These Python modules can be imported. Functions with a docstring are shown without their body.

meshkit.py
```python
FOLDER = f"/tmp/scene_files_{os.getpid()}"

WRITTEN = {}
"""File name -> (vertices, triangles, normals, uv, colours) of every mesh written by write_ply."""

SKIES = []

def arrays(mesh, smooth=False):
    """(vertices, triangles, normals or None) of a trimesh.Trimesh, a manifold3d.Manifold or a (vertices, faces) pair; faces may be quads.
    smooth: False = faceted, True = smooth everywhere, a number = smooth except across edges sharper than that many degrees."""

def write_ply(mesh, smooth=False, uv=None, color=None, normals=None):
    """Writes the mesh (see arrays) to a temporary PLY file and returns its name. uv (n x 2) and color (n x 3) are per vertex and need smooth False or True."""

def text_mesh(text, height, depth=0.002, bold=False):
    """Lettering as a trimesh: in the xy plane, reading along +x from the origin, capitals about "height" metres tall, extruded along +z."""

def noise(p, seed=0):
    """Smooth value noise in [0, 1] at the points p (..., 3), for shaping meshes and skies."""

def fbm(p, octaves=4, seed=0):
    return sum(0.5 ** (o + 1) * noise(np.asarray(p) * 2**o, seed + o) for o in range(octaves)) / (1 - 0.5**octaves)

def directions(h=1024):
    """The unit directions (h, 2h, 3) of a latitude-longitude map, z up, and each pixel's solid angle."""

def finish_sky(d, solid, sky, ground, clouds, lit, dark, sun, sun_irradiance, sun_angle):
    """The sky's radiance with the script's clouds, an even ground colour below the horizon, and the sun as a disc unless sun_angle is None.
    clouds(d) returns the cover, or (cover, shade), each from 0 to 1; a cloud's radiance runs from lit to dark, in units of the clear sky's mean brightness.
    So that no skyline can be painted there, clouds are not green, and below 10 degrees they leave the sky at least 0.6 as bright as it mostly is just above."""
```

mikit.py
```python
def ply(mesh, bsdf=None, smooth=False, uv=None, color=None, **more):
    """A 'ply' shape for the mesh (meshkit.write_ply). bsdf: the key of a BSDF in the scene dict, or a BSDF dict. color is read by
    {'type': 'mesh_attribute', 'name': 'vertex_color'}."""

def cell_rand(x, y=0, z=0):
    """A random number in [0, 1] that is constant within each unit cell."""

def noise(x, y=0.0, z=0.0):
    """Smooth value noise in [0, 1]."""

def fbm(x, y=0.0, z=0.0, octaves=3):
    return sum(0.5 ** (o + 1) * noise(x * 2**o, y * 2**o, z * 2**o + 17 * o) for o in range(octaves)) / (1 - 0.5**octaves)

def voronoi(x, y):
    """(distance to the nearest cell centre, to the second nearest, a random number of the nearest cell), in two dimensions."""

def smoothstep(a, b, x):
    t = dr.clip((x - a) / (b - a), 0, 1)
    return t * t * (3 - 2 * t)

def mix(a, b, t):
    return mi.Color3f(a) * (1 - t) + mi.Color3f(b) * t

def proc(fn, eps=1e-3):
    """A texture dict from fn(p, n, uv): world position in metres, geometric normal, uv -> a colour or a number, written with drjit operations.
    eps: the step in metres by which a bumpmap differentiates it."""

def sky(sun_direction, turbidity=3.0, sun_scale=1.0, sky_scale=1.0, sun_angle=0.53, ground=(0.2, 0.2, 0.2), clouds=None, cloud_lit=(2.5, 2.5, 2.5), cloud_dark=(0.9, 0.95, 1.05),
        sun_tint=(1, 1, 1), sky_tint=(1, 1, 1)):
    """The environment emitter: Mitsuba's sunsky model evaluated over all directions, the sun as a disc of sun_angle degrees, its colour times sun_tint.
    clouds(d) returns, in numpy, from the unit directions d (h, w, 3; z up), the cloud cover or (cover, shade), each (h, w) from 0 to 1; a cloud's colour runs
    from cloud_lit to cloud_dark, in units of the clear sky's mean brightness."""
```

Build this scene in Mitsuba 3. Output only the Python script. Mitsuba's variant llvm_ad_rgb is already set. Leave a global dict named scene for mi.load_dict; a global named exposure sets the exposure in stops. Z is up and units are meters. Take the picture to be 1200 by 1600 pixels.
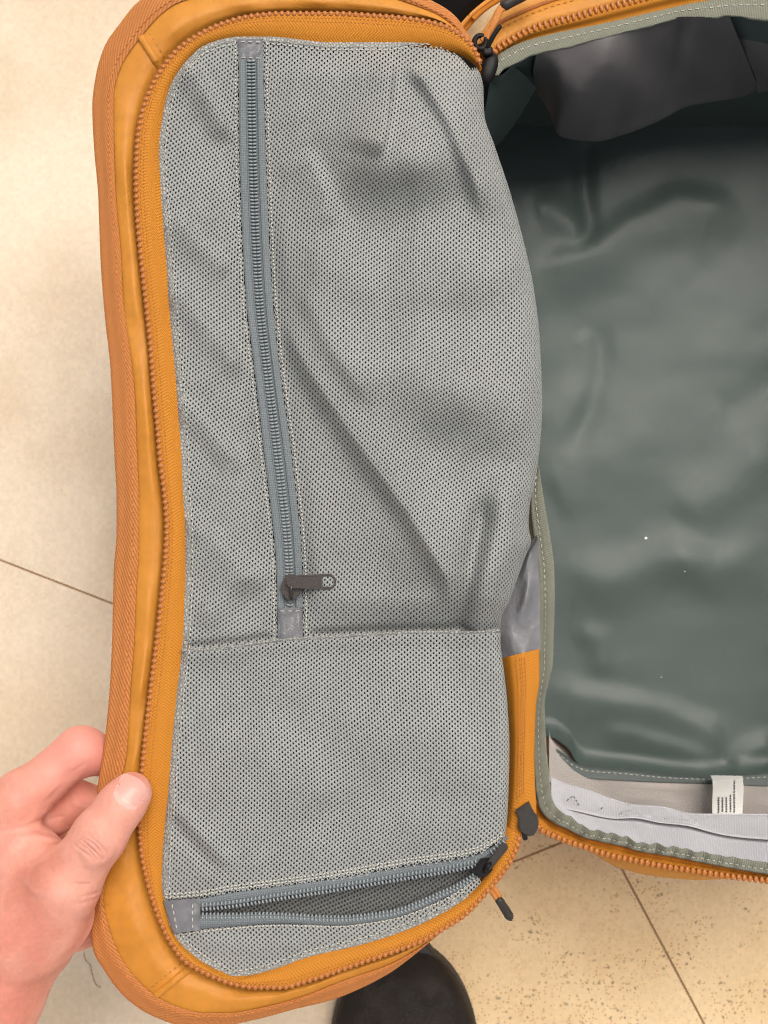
import math, random
import numpy as np, trimesh, mitsuba as mi, drjit as dr
import mikit
from mikit import noise, fbm, voronoi, smoothstep, mix, proc
from scipy.interpolate import PchipInterpolator
from scipy.spatial import cKDTree
from scipy.ndimage import gaussian_filter
import shapely
import shapely.geometry as sg
import meshkit
random.seed(7); rng = np.random.default_rng(7)
scene, labels = {}, {}
T = mi.ScalarTransform4f

# ------------------------------------------------------------------ camera, sky, exposure
CAM_H, FOC = 0.85, 2000.0                      # phone held level above the floor; focal length in photo pixels
scene['camera'] = {'type': 'thinlens', 'fov': math.degrees(2 * math.atan(600 / FOC)), 'fov_axis': 'x',
                   'to_world': T().look_at(origin=[0, 0, CAM_H], target=[0, 0, 0], up=[0, 1, 0]),
                   'aperture_radius': 0.0013, 'focus_distance': 0.60, 'near_clip': 0.01, 'far_clip': 60.0}
SUN = (0.22, 0.40, 0.90)
scene['sky'] = mikit.sky(SUN, turbidity=3, sun_scale=0.56, sky_scale=1.0, sun_angle=38, ground=(0.45, 0.36, 0.25), sun_tint=(0.90, 0.99, 1.16),
                         clouds=lambda d: 0.80 + 0 * d[..., 2], cloud_lit=(0.74, 0.69, 0.62), cloud_dark=(0.9, 0.9, 0.9))
exposure = 2.42

# ------------------------------------------------------------------ helpers
MM = 0.001
Z0 = 0.25                                      # height of the opened lid above the floor

def at(x, y, z):
    """photo pixel + height above the floor -> world point (n, 3)"""
    x, y, z = np.broadcast_arrays(np.asarray(x, float), np.asarray(y, float), np.asarray(z, float))
    d = (CAM_H - z) / FOC
    return np.stack([(x - 600) * d, (800 - y) * d, z], -1)

def px_of(p):
    d = (CAM_H - p[..., 2]) / FOC
    return p[..., 0] / d + 600, 800 - p[..., 1] / d

def curve(pts, n, breaks=None):
    """smooth curve through pts (k, m), n samples evenly by length, or with the given point numbers at even fractions"""
    p = np.asarray(pts, float)
    if len(p) == 2:
        return p[0] + (p[1] - p[0]) * np.linspace(0, 1, n)[:, None]
    t = np.r_[0, np.cumsum(np.linalg.norm(np.diff(p[:, :2], axis=0), axis=1))]
    f = PchipInterpolator(t, p)
    if breaks is None:
        return f(np.linspace(0, t[-1], n))
    tb = t[breaks]
    return f(np.interp(np.linspace(0, len(breaks) - 1, n), np.arange(len(breaks)), tb))

def grid_mesh(G):
    """G (n, m, 3) -> vertices, faces, uv in metres"""
    n, m = G.shape[:2]
    idx = np.arange(n * m).reshape(n, m)
    a, b, c, d = idx[:-1, :-1].ravel(), idx[1:, :-1].ravel(), idx[1:, 1:].ravel(), idx[:-1, 1:].ravel()
    f = np.vstack([np.c_[a, b, c], np.c_[a, c, d]])
    mid = G[:, m // 2]
    u = np.r_[0, np.cumsum(np.linalg.norm(np.diff(mid, axis=0), axis=1))][:, None].repeat(m, 1)
    v = np.c_[np.zeros(n), np.cumsum(np.linalg.norm(np.diff(G, axis=1), axis=2), axis=1)]
    return G.reshape(-1, 3), f, np.c_[u.ravel(), v.ravel()]

def put(key, mesh, bsdf, label=None, kind=None, smooth=True, uv=None):
    name, i = key, 0
    while name in scene:
        i += 1; name = f'{key}_{i:03d}'
    if isinstance(mesh, trimesh.Trimesh):
        mesh = (mesh.vertices, mesh.faces)
    tm = trimesh.Trimesh(np.asarray(mesh[0]), np.asarray(mesh[1]), process=False)
    scene[name] = mikit.ply(tm, bsdf, smooth=smooth, uv=uv)
    if label or kind:
        labels[name] = {k: v for k, v in (('label', label), ('kind', kind)) if v}
    return name

def sheet(key, G, bsdf, label=None, thick=0.0):
    """a cloth or tape as a smooth sheet of the points G (n, m, 3); thick folds it over to a closed band"""
    G = np.asarray(G, float)
    if thick:
        du, dv = np.gradient(G, axis=0), np.gradient(G, axis=1)
        nrm = np.cross(du, dv); nrm /= np.linalg.norm(nrm, axis=2, keepdims=True) + 1e-12
        nrm *= np.sign(nrm[..., 2:3] + 1e-9)
        G = np.concatenate([G, (G - nrm * thick)[:, ::-1], G[:, :1]], axis=1)
    v, f, uv = grid_mesh(G)
    return put(key, (v, f), bsdf, label, uv=uv)

def ruled(curves, zs, rows):
    """px curves (same n) and heights -> grid of points; 'rows' samples across, smooth"""
    C = np.stack([np.c_[c, np.broadcast_to(z, len(c))] for c, z in zip(curves, zs)], 1)      # n, k, 3
    k = C.shape[1]
    f = PchipInterpolator(np.arange(k), C, axis=1)
    S = f(np.linspace(0, k - 1, rows))
    return at(S[..., 0], S[..., 1], S[..., 2])

def join(parts):
    vs, fs, o = [], [], 0
    for v, f in parts:
        vs.append(v); fs.append(f + o); o += len(v)
    return np.vstack(vs), np.vstack(fs)

def tube(P, r, sides=8, cap=True):
    """round tube along P (n, 3); r a number or (n,)"""
    P = np.asarray(P, float); n = len(P); r = np.broadcast_to(r, n)
    t = np.gradient(P, axis=0); t /= np.linalg.norm(t, axis=1, keepdims=True) + 1e-12
    up = np.array([0, 0, 1.0]) if np.abs(t[:, 2]).max() < 0.95 else np.array([0.3, 1, 0.1])
    a = np.cross(t, up); a /= np.linalg.norm(a, axis=1, keepdims=True) + 1e-12
    b = np.cross(a, t)
    th = np.linspace(0, 2 * np.pi, sides, endpoint=False)
    V = P[:, None] + r[:, None, None] * (np.cos(th)[None, :, None] * a[:, None] + np.sin(th)[None, :, None] * b[:, None])
    i = np.arange(n * sides).reshape(n, sides); j = np.roll(i, -1, axis=1)
    f = np.vstack([np.c_[i[:-1].ravel(), j[:-1].ravel(), j[1:].ravel()], np.c_[i[:-1].ravel(), j[1:].ravel(), i[1:].ravel()]])
    V = V.reshape(-1, 3)
    if cap:
        V = np.vstack([V, P[0], P[-1]]); c0, c1 = len(V) - 2, len(V) - 1
        f = np.vstack([f, np.c_[j[0], i[0], np.full(sides, c0)], np.c_[i[-1], j[-1], np.full(sides, c1)]])
    return V, f

ICO1, ICO2 = trimesh.creation.icosphere(subdivisions=1), trimesh.creation.icosphere(subdivisions=2)

def beads(pos, tan, nor, sx, sy, sz, ico=ICO1, square=1.0):
    """copies of a rounded bead: sx along tan, sy across, sz along nor"""
    V0 = ico.vertices.copy()
    if square != 1.0:
        V0 = np.sign(V0) * np.abs(V0) ** square
    tan = tan / (np.linalg.norm(tan, axis=1, keepdims=True) + 1e-12)
    side = np.cross(nor, tan); side /= np.linalg.norm(side, axis=1, keepdims=True) + 1e-12
    nor = np.cross(tan, side)
    n = len(pos)
    S = [np.broadcast_to(s, n)[:, None, None] for s in (sx, sy, sz)]
    V = pos[:, None] + V0[None, :, 0:1] * tan[:, None] * S[0] + V0[None, :, 1:2] * side[:, None] * S[1] + V0[None, :, 2:3] * nor[:, None] * S[2]
    f = (ico.faces[None] + (np.arange(n) * len(V0))[:, None, None]).reshape(-1, 3)
    return V.reshape(-1, 3), f

def by_length(P, step):
    """even points along P (n, 3) and tangents"""
    s = np.r_[0, np.cumsum(np.linalg.norm(np.diff(P, axis=0), axis=1))]
    k = max(2, int(s[-1] / step))
    q = (np.arange(k) + 0.5) * s[-1] / k
    X = np.stack([np.interp(q, s, P[:, i]) for i in range(3)], 1)
    Y = np.stack([np.interp(q + 1e-4, s, P[:, i]) for i in range(3)], 1) - np.stack([np.interp(q - 1e-4, s, P[:, i]) for i in range(3)], 1)
    return X, Y

def stitches(key, P, bsdf, length=2.2, gap=0.8, r=0.28, zig=0.0, label=None, lift=0.15):
    """a sewn line: one small thread lozenge per stitch along the points P (n, 3)"""
    X, t = by_length(P, (length + gap) * MM)
    up = np.tile([0, 0, 1.0], (len(X), 1))
    X = X + [0, 0, lift * MM]
    if zig:
        side = np.cross(up, t); side /= np.linalg.norm(side, axis=1, keepdims=True) + 1e-12
        s = np.where(np.arange(len(X)) % 2, 1, -1)[:, None]
        t = t / np.linalg.norm(t, axis=1, keepdims=True) + s * side * zig
    jit = rng.normal(0, 0.06, (len(X), 3)) * [1, 1, 0]
    t = t / np.linalg.norm(t, axis=1, keepdims=True) + jit
    V, f = beads(X, t, up, length * MM / 2, r * MM, r * MM * 0.8)
    return put(key, (V, f), bsdf, label, kind='stuff')

# ------------------------------------------------------------------ materials
def mat(name, color, rough=0.6, bump=None, bump_scale=0.0003, eps=1e-4, **more):
    base = {'type': 'principled', 'base_color': {'type': 'rgb', 'value': list(color)} if isinstance(color, tuple) else proc(color),
            'roughness': rough, **more}
    if bump is not None:
        base = {'type': 'bumpmap', 'arbitrary': proc(bump, eps=eps), 'scale': bump_scale, 'bsdf': base}
    scene[name] = {'type': 'twosided', 'bsdf': base}
    return name

def tri(x):
    return dr.abs(x - dr.floor(x) - 0.5) * 2

def wave(x):
    return 0.5 + 0.5 * dr.sin(x * 6.2831853)

# orange coated tarpaulin
M_TARP = mat('tarp_coating', lambda p, n, uv: mix((0.49, 0.190, 0.022), (0.57, 0.240, 0.034), fbm(p.x * 30, p.y * 30, p.z * 30)) * (0.90 + 0.2 * fbm(p.x * 260, p.y * 260, p.z * 260, 3)), 0.56,
             bump=lambda p, n, uv: fbm(p.x * 900, p.y * 900, p.z * 900, 2) + 6 * fbm(p.x * 70, p.y * 70, p.z * 70, 2), bump_scale=0.00010, specular=0.35)
def twill(p, n, uv):
    s = wave(uv.x / 0.0031 + uv.y / 0.00158)
    return s
M_BIND = mat('orange_webbing', lambda p, n, uv: mix((0.32, 0.105, 0.024), (0.57, 0.225, 0.070), twill(p, n, uv) * 0.75 + 0.25 * noise(p.x * 2500, p.y * 2500)), 0.75,
             bump=twill, bump_scale=0.00014, specular=0.25, sheen=0.3)
def herring(p, n, uv):
    return wave(uv.x / 0.00142 + tri(uv.y / 0.0075) * 2.2)
M_TAPE = mat('orange_zip_tape_weave', lambda p, n, uv: mix((0.42, 0.148, 0.013), (0.57, 0.228, 0.028), herring(p, n, uv)), 0.72,
             bump=herring, bump_scale=0.00011, specular=0.2)
M_TOOTH = mat('orange_zip_teeth_plastic', (0.42, 0.150, 0.040), 0.38, specular=0.4)
M_OTHREAD = mat('orange_thread', (0.52, 0.19, 0.04), 0.7)
M_DOTHREAD = mat('brown_orange_thread', (0.33, 0.105, 0.018), 0.7)
# grey mesh and pocket pieces
M_MESH = mat('grey_mesh_thread', lambda p, n, uv: mix((0.272, 0.284, 0.277), (0.318, 0.330, 0.320), fbm(p.x * 60, p.y * 60, p.z * 60)), 0.62, specular=0.3, sheen=0.4)
M_BACK = mat('lid_lining_cloth', (0.085, 0.088, 0.090), 0.6, specular=0.3)
def fine(p, n, uv):
    return 0.5 * wave(uv.x / 0.0011) + 0.5 * wave(uv.y / 0.0010)
M_GTAPE = mat('grey_zip_tape_weave', lambda p, n, uv: mix((0.110, 0.130, 0.142), (0.190, 0.214, 0.226), fine(p, n, uv)), 0.65, bump=fine, bump_scale=0.00012, specular=0.3)
M_COIL = mat('grey_zip_coil_nylon', (0.24, 0.27, 0.285), 0.35, specular=0.5)
M_GTHREAD = mat('pale_thread', (0.46, 0.455, 0.41), 0.7)
M_TAB = mat('grey_ribbon', lambda p, n, uv: mix((0.125, 0.125, 0.135), (0.19, 0.19, 0.205), fbm(p.x * 160, p.y * 160, p.z * 160)), 0.45, bump=lambda p, n, uv: fbm(p.x * 300, p.y * 300, p.z * 300), bump_scale=0.0006, specular=0.45)
M_METAL = mat('dark_gunmetal', (0.060, 0.052, 0.047), 0.34, metallic=0.4, specular=0.4)
M_BLACK = mat('black_plastic', (0.007, 0.0065, 0.007), 0.5, specular=0.22)
M_RUBBER = mat('charcoal_rubber', lambda p, n, uv: mix((0.030, 0.027, 0.025), (0.046, 0.041, 0.038), noise(p.x * 900, p.y * 900, p.z * 900)), 0.5, specular=0.25)
# bag body
def rib(p, n, uv):
    return wave(uv.x / 0.00115)
M_RIM = mat('grey_green_webbing', lambda p, n, uv: mix((0.155, 0.160, 0.120), (0.29, 0.295, 0.235), rib(p, n, uv) * 0.7 + 0.3 * noise(p.x * 1500, p.y * 1500, p.z * 1500)), 0.75, bump=rib, bump_scale=0.0003, specular=0.25)
M_LINER = mat('coated_green_grey_lining', lambda p, n, uv: mix((0.048, 0.069, 0.064), (0.062, 0.083, 0.077), fbm(p.x * 25, p.y * 25, p.z * 25)), 0.48,
              bump=lambda p, n, uv: fbm(p.x * 1200, p.y * 1200, p.z * 1200, 2) + 2 * fbm(p.x * 150, p.y * 150, p.z * 150, 2), bump_scale=0.00004, specular=0.42)
M_SLEEVE = mat('charcoal_nylon', lambda p, n, uv: mix((0.088, 0.082, 0.084), (0.120, 0.112, 0.113), fine(p, n, uv)), 0.5, specular=0.5)
M_SEAM = mat('dark_green_tape', lambda p, n, uv: mix((0.060, 0.075, 0.073), (0.095, 0.112, 0.108), rib(p, n, uv)), 0.7)
M_WALL = mat('pale_wall_cloth', lambda p, n, uv: mix((0.36, 0.32, 0.295), (0.52, 0.47, 0.44), wave(uv.x / 0.0016 + uv.y / 0.0022)), 0.8, bump=lambda p, n, uv: wave(uv.x / 0.0016 + uv.y / 0.0022), bump_scale=0.0003)
M_LOOP = mat('white_loop_tape', lambda p, n, uv: mix((0.52, 0.51, 0.535), (0.64, 0.635, 0.66), 0.5 * wave(uv.x / 0.0013) + 0.5 * noise(p.x * 1800, p.y * 1800)), 0.85, bump=lambda p, n, uv: wave(uv.x / 0.0013), bump_scale=0.0003)
M_TAG = mat('white_satin_tag', (0.80, 0.78, 0.74), 0.5)
M_PRINT = mat('grey_print', (0.12, 0.12, 0.125), 0.7)
# floor, shoe, skin
def stone(p, n, uv):
    # honed limestone: cloudy beige, warm grey pits and specks, more of them towards +x where the slab is rougher
    cloud = fbm(p.x * 14, p.y * 14, 3.0, 4)
    c = mix((0.620, 0.502, 0.358), (0.715, 0.610, 0.468), smoothstep(0.25, 0.75, cloud))
    fine_ = fbm(p.x * 420, p.y * 420, 1.0, 2)
    c = c * (0.93 + 0.14 * fine_)
    rough = smoothstep(-0.02, 0.06, p.x)
    warp = noise(p.x * 60, p.y * 60, 5.0) * 2.0
    d1, _, r1 = voronoi(p.x * 210 + warp, p.y * 210)
    s1 = smoothstep(0.30, 0.12, d1 / (0.15 + 0.85 * r1)) * dr.select(r1 > 0.74, 1.0, 0.0)
    d2, _, r2 = voronoi(p.x * 480 + warp, p.y * 480 + 7.7)
    s2 = smoothstep(0.42, 0.2, d2) * dr.select(r2 > 0.70, 1.0, 0.0)
    patch = smoothstep(0.42, 0.62, fbm(p.x * 40 + 9, p.y * 40, 2.0, 3))
    c = c * mix((1, 1, 1), (1.0, 0.90, 0.70), rough)
    c = mix(c, c * mi.Color3f(0.70, 0.56, 0.42), s2 * (0.25 + 0.55 * patch) * (0.18 + 0.82 * rough))
    c = mix(c, mi.Color3f(0.16, 0.105, 0.060), s1 * (0.15 + 0.5 * patch) * (0.02 + 0.98 * rough))
    return c
M_STONE = mat('limestone', stone, 0.55, bump=lambda p, n, uv: fbm(p.x * 500, p.y * 500, 0.5, 2), bump_scale=0.0002, specular=0.35)
M_GROUT = mat('tile_joint', (0.40, 0.285, 0.175), 0.9)
M_LEATHER = mat('black_leather', lambda p, n, uv: mix((0.010, 0.008, 0.0075), (0.030, 0.025, 0.022), fbm(p.x * 60, p.y * 60, p.z * 60, 4)), 0.55,
                bump=lambda p, n, uv: fbm(p.x * 700, p.y * 700, p.z * 700, 3), bump_scale=0.0007, specular=0.12)
M_SOLE = mat('black_rubber_sole', (0.018, 0.017, 0.017), 0.6)
TH_A, TH_D = at(157, 1303, 0.272), np.array([0.62, 0.78])          # thumb joint and the thumb's direction, for its creases
CREASES = [(at(*a, .27)[:2].tolist(), at(*b, .27)[:2].tolist(), w) for a, b, w in [((158, 1391), (128, 1393), .0008), ((156, 1403), (112, 1402), .0009), ((146, 1372), (120, 1368), .0006), ((60, 1308), (20, 1318), .0009), ((30, 1345), (-10, 1362), .0008), ((60, 1262), (85, 1235), .0008), ((98, 1218), (118, 1206), .0007)]]
def skin_lines(p):
    u = (p.x - TH_A[0]) * TH_D[0] + (p.y - TH_A[1]) * TH_D[1]
    v = -(p.x - TH_A[0]) * TH_D[1] + (p.y - TH_A[1]) * TH_D[0]
    out = mi.Float(0)
    for k, (o, w, a) in enumerate([(-6.5, .5, .7), (-4.6, .4, .6), (-3.0, .45, 1.), (-1.4, .4, .8), (0.4, .5, 1.), (2.0, .4, .8), (3.4, .4, .6), (5.0, .35, .4)]):
        c = (u * 1000 - o + 0.030 * dr.square(v * 1000) + 1.2 * (noise(v * 300 + 5 * k, 0.3) - 0.5)) / w
        out += a * dr.exp(-c * c) * dr.exp(-dr.square(v / 0.0075))
    for (ax, ay), (bx, by), w in CREASES:
        ex, ey = bx - ax, by - ay
        t = dr.clip(((p.x - ax) * ex + (p.y - ay) * ey) / (ex * ex + ey * ey), 0, 1)
        d = dr.sqrt(dr.square(p.x - ax - t * ex) + dr.square(p.y - ay - t * ey)) + 0.0006 * (noise(p.x * 250, p.y * 250) - 0.5)
        out += 0.9 * dr.exp(-dr.square(d / w)) * (1 - t * t)
    return out
def veins(p):
    f = fbm(p.x * 26 + 1.7, p.y * 26, p.z * 26, 2)
    return dr.exp(-dr.square((f - 0.5) / 0.035))
def skin_bump(p, n, uv):
    d1, d2, _ = voronoi(p.x * 900 + p.z * 300, p.y * 900 + p.z * 300)
    return 0.25 * dr.minimum(d2 - d1, 0.4) + 0.35 * fbm(p.x * 350, p.y * 350, p.z * 350, 2) - 0.55 * skin_lines(p) + 0.8 * veins(p)
def skin_col(p, n, uv):
    m = fbm(p.x * 45 + 3, p.y * 45, p.z * 45, 3)
    c = mix((0.58, 0.215, 0.155), (0.71, 0.335, 0.250), smoothstep(0.3, 0.7, m))
    c = c * (0.94 + 0.12 * noise(p.x * 700, p.y * 700, p.z * 700))
    pink = dr.exp(-(dr.square(p.x + 0.144) + dr.square(p.y + 0.109)) / 0.0009)          # flushed index finger
    c = mix(c, mi.Color3f(0.55, 0.27, 0.24), 0.22 * veins(p))
    blot = smoothstep(0.55, 0.75, fbm(p.x * 130, p.y * 130, p.z * 130, 3))
    c = mix(c, mi.Color3f(0.70, 0.25, 0.19), 0.28 * blot)
    return mix(c, mi.Color3f(0.70, 0.28, 0.235), 0.6 * pink + 0.35 * skin_lines(p))
M_SKIN = mat('skin', skin_col, 0.50, bump=skin_bump, bump_scale=0.0009, specular=0.4, sheen=0.2)
M_NAIL = mat('fingernail', lambda p, n, uv: mix((0.68, 0.35, 0.295), (0.70, 0.425, 0.36), smoothstep(0.0042, 0.0026, uv.x)), 0.36, specular=0.4)
M_HAIR = mat('brown_hair', (0.20, 0.13, 0.07), 0.5)

# ------------------------------------------------------------------ the floor: a bed of joint mortar and five large slabs
put('floor', trimesh.creation.box([12, 12, 0.02]).apply_translation([0, 0, -0.0125]), M_GROUT, smooth=False, kind='structure')
def slab(poly_px):
    g = sg.Polygon([tuple(at(x, y, 0.0)[:2]) for x, y in poly_px]).buffer(-0.0008, join_style=2)
    m = trimesh.creation.extrude_polygon(g, 0.02, engine='earcut').apply_translation([0, 0, -0.02])
    put('floor__tile', m, M_STONE, smooth=False)
# joint lines: a = left joint, b = cross joint under the bag, c = joint at the lower right
def ja(x): return 875 + 0.3889 * x
def jb(x): return 1345 - 0.42 * (x - 800)
X0 = (1665 + 16 - 875) / (0.42 + 0.3889)
jx, jy = X0, ja(X0)
cx = lambda y: 970 + (y - 1355) * 0.5306
slab([(-4000, ja(-4000)), (jx, jy), (4500, jb(4500)), (4500, -5000), (-4000, -5000)])
slab([(-4000, ja(-4000)), (620, ja(620)), (620 + 900, ja(620) + 3500), (-4000, 6000)])
slab([(620, ja(620)), (jx, jy), (cx(jb(925)), jb(925)), (620 + 46, jb(666))])
slab([(666, jb(666)), (cx(jb(925)), jb(925)), (cx(4800), 4800), (1560, 4770)])
slab([(cx(jb(925)), jb(925)), (4500, jb(4500)), (4500, 4800), (cx(4800), 4800)])

# ------------------------------------------------------------------ the lid: outline curves of its bands, traced once round from the upper right to the lower right
N = 900
O = curve([(748, 92), (738, 62), (725, 45), (718, 33), (702, 17), (673, 0), (640, -16), (560, -34), (480, -40), (400, -40), (320, -34), (260, -20), (217, 2), (187, 37), (163, 73), (150, 117), (144, 167), (147, 233), (153, 300),
           (157, 407), (165, 507), (172, 570), (179, 720), (182, 775), (182, 831), (178, 887), (176, 962), (175, 1000), (171, 1080), (163, 1161), (151, 1249), (150, 1330), (147, 1400), (141, 1450), (146, 1486), (162, 1515),
           (195, 1558), (244, 1590), (290, 1603), (340, 1603), (400, 1593), (460, 1577), (517, 1563), (560, 1546), (608, 1521), (640, 1498), (667, 1476), (692, 1455), (735, 1424), (766, 1390), (794, 1356), (808, 1330), (815, 1302)],
          N, [0, 13, 27, 36, 52])
B = curve([(744, 94), (732, 68), (713, 45), (685, 23), (660, 12), (620, -2), (560, -14), (480, -20), (400, -20), (340, -12), (277, 4), (253, 20), (217, 60), (187, 107), (177, 150), (177, 200), (180, 300), (188, 393),
           (192, 470), (202, 545), (210, 620), (213, 700), (216, 775), (216, 850), (212, 925), (209, 1000), (203, 1080), (197, 1177), (188, 1220), (176, 1290), (167, 1356), (161, 1405), (171, 1454), (192, 1502), (228, 1545),
           (252, 1562), (282, 1575), (320, 1583), (357, 1583), (398, 1577), (440, 1567), (480, 1555), (523, 1538), (547, 1529), (600, 1511), (645, 1487), (677, 1465), (690, 1454), (732, 1424), (764, 1389), (791, 1355), (806, 1328), (814, 1301)],
          N, [0, 12, 25, 34, 52])
TT = curve([(750, 100), (742, 80), (730, 64), (712, 50), (690, 40), (647, 31), (580, 25), (520, 22), (440, 22), (387, 27), (347, 38), (307, 57), (273, 83), (250, 113), (230, 153), (220, 187), (215, 227), (213, 283), (215, 333),
            (220, 393), (227, 457), (235, 532), (241, 607), (247, 670), (251, 720), (258, 775), (261, 822), (260, 859), (256, 906), (251, 953), (246, 1000), (236, 1080), (227, 1161), (222, 1215), (219, 1275), (221, 1324),
            (232, 1382), (243, 1418), (257, 1453), (270, 1477), (288, 1500), (307, 1513), (332, 1525), (365, 1537), (398, 1542), (440, 1542), (480, 1532), (560, 1505), (613, 1487), (667, 1466), (682, 1457), (725, 1430), (762, 1391), (790, 1357), (805, 1330), (812, 1306)],
           N, [0, 13, 30, 40, 55])
Mx = curve([(752, 112), (735, 92), (710, 77), (680, 70), (635, 66), (590, 66), (520, 66), (420, 57), (373, 57), (320, 70), (287, 100), (263, 140), (252, 187), (247, 233), (250, 300), (255, 360), (260, 420), (267, 507), (276, 607),
            (282, 700), (285, 775), (289, 831), (289, 887), (287, 944), (285, 1000), (276, 1080), (268, 1161), (262, 1242), (255, 1324), (253, 1382), (257, 1412), (263, 1440), (273, 1463), (303, 1495), (332, 1513), (367, 1528),
            (390, 1525), (440, 1512), (471, 1500), (579, 1473), (660, 1444), (680, 1434), (717, 1412), (747, 1388), (763, 1366), (785, 1318), (792, 1292)],
           N, [0, 11, 24, 33, 46])
S = np.linspace(0, 1, N)
def inner(A, Bc, t):
    return A + (Bc - A) * t
# the lid is a soft shell: its lower right and upper right ends turn down a little
endf = np.clip((S - 0.80) / 0.2, 0, 1) ** 1.5
wob = lambda k, s=0: (np.sin(S * k + s) + 0.6 * np.sin(S * k * 1.73 + 1.3 * s)) * 0.6
zO = Z0 - 5 * MM + 1.2 * MM * wob(37) - 14 * MM * endf
zB = Z0 - 1 * MM + 0.6 * MM * wob(37) - 9 * MM * endf
zT = Z0 + 4.5 * MM + 0.8 * MM * wob(23, 2)
bump = 1 + 0.8 * wob(62, 1) * np.exp(-((S - .42) / .3) ** 2) + .35 * wob(141, 2)
G = ruled([B, inner(B, TT, .25), inner(B, TT, .5), inner(B, TT, .75), inner(B, TT, 1.12)],
          [zB - 0.3 * MM, zB + 1.2 * MM * bump, zB + 2.0 * MM * bump, zB + 0.6 * MM * bump, zB - 6 * MM], 26)
GUS = sheet('travel_bag__side_band', G, M_TARP, 'smooth orange coated band round the lid', thick=0.5 * MM)
# webbing that binds the outer edge
G = ruled([inner(O, B, 1.02), inner(O, B, .7), inner(O, B, .35), inner(O, B, .08), O, inner(O, B, .1), inner(O, B, .5), inner(O, B, .9)],
          [zB + 0.6 * MM, zB + 1.0 * MM, inner(zO, zB, .55) + 1.1 * MM, inner(zO, zB, .25) + 1.3 * MM, zO + .6 * MM, zO - 1.6 * MM, zO - 2.2 * MM, zO - 2.0 * MM], 36)
sheet('travel_bag__lid_binding', G, M_BIND, 'orange twill webbing along the lid edge')
c = inner(O, B, .76); stitches('travel_bag__lid_binding__stitching', at(c[:, 0], c[:, 1], zB + 1.5 * MM), M_OTHREAD, 1.7, 0.9, 0.26, label='orange stitching on the lid binding')
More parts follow.
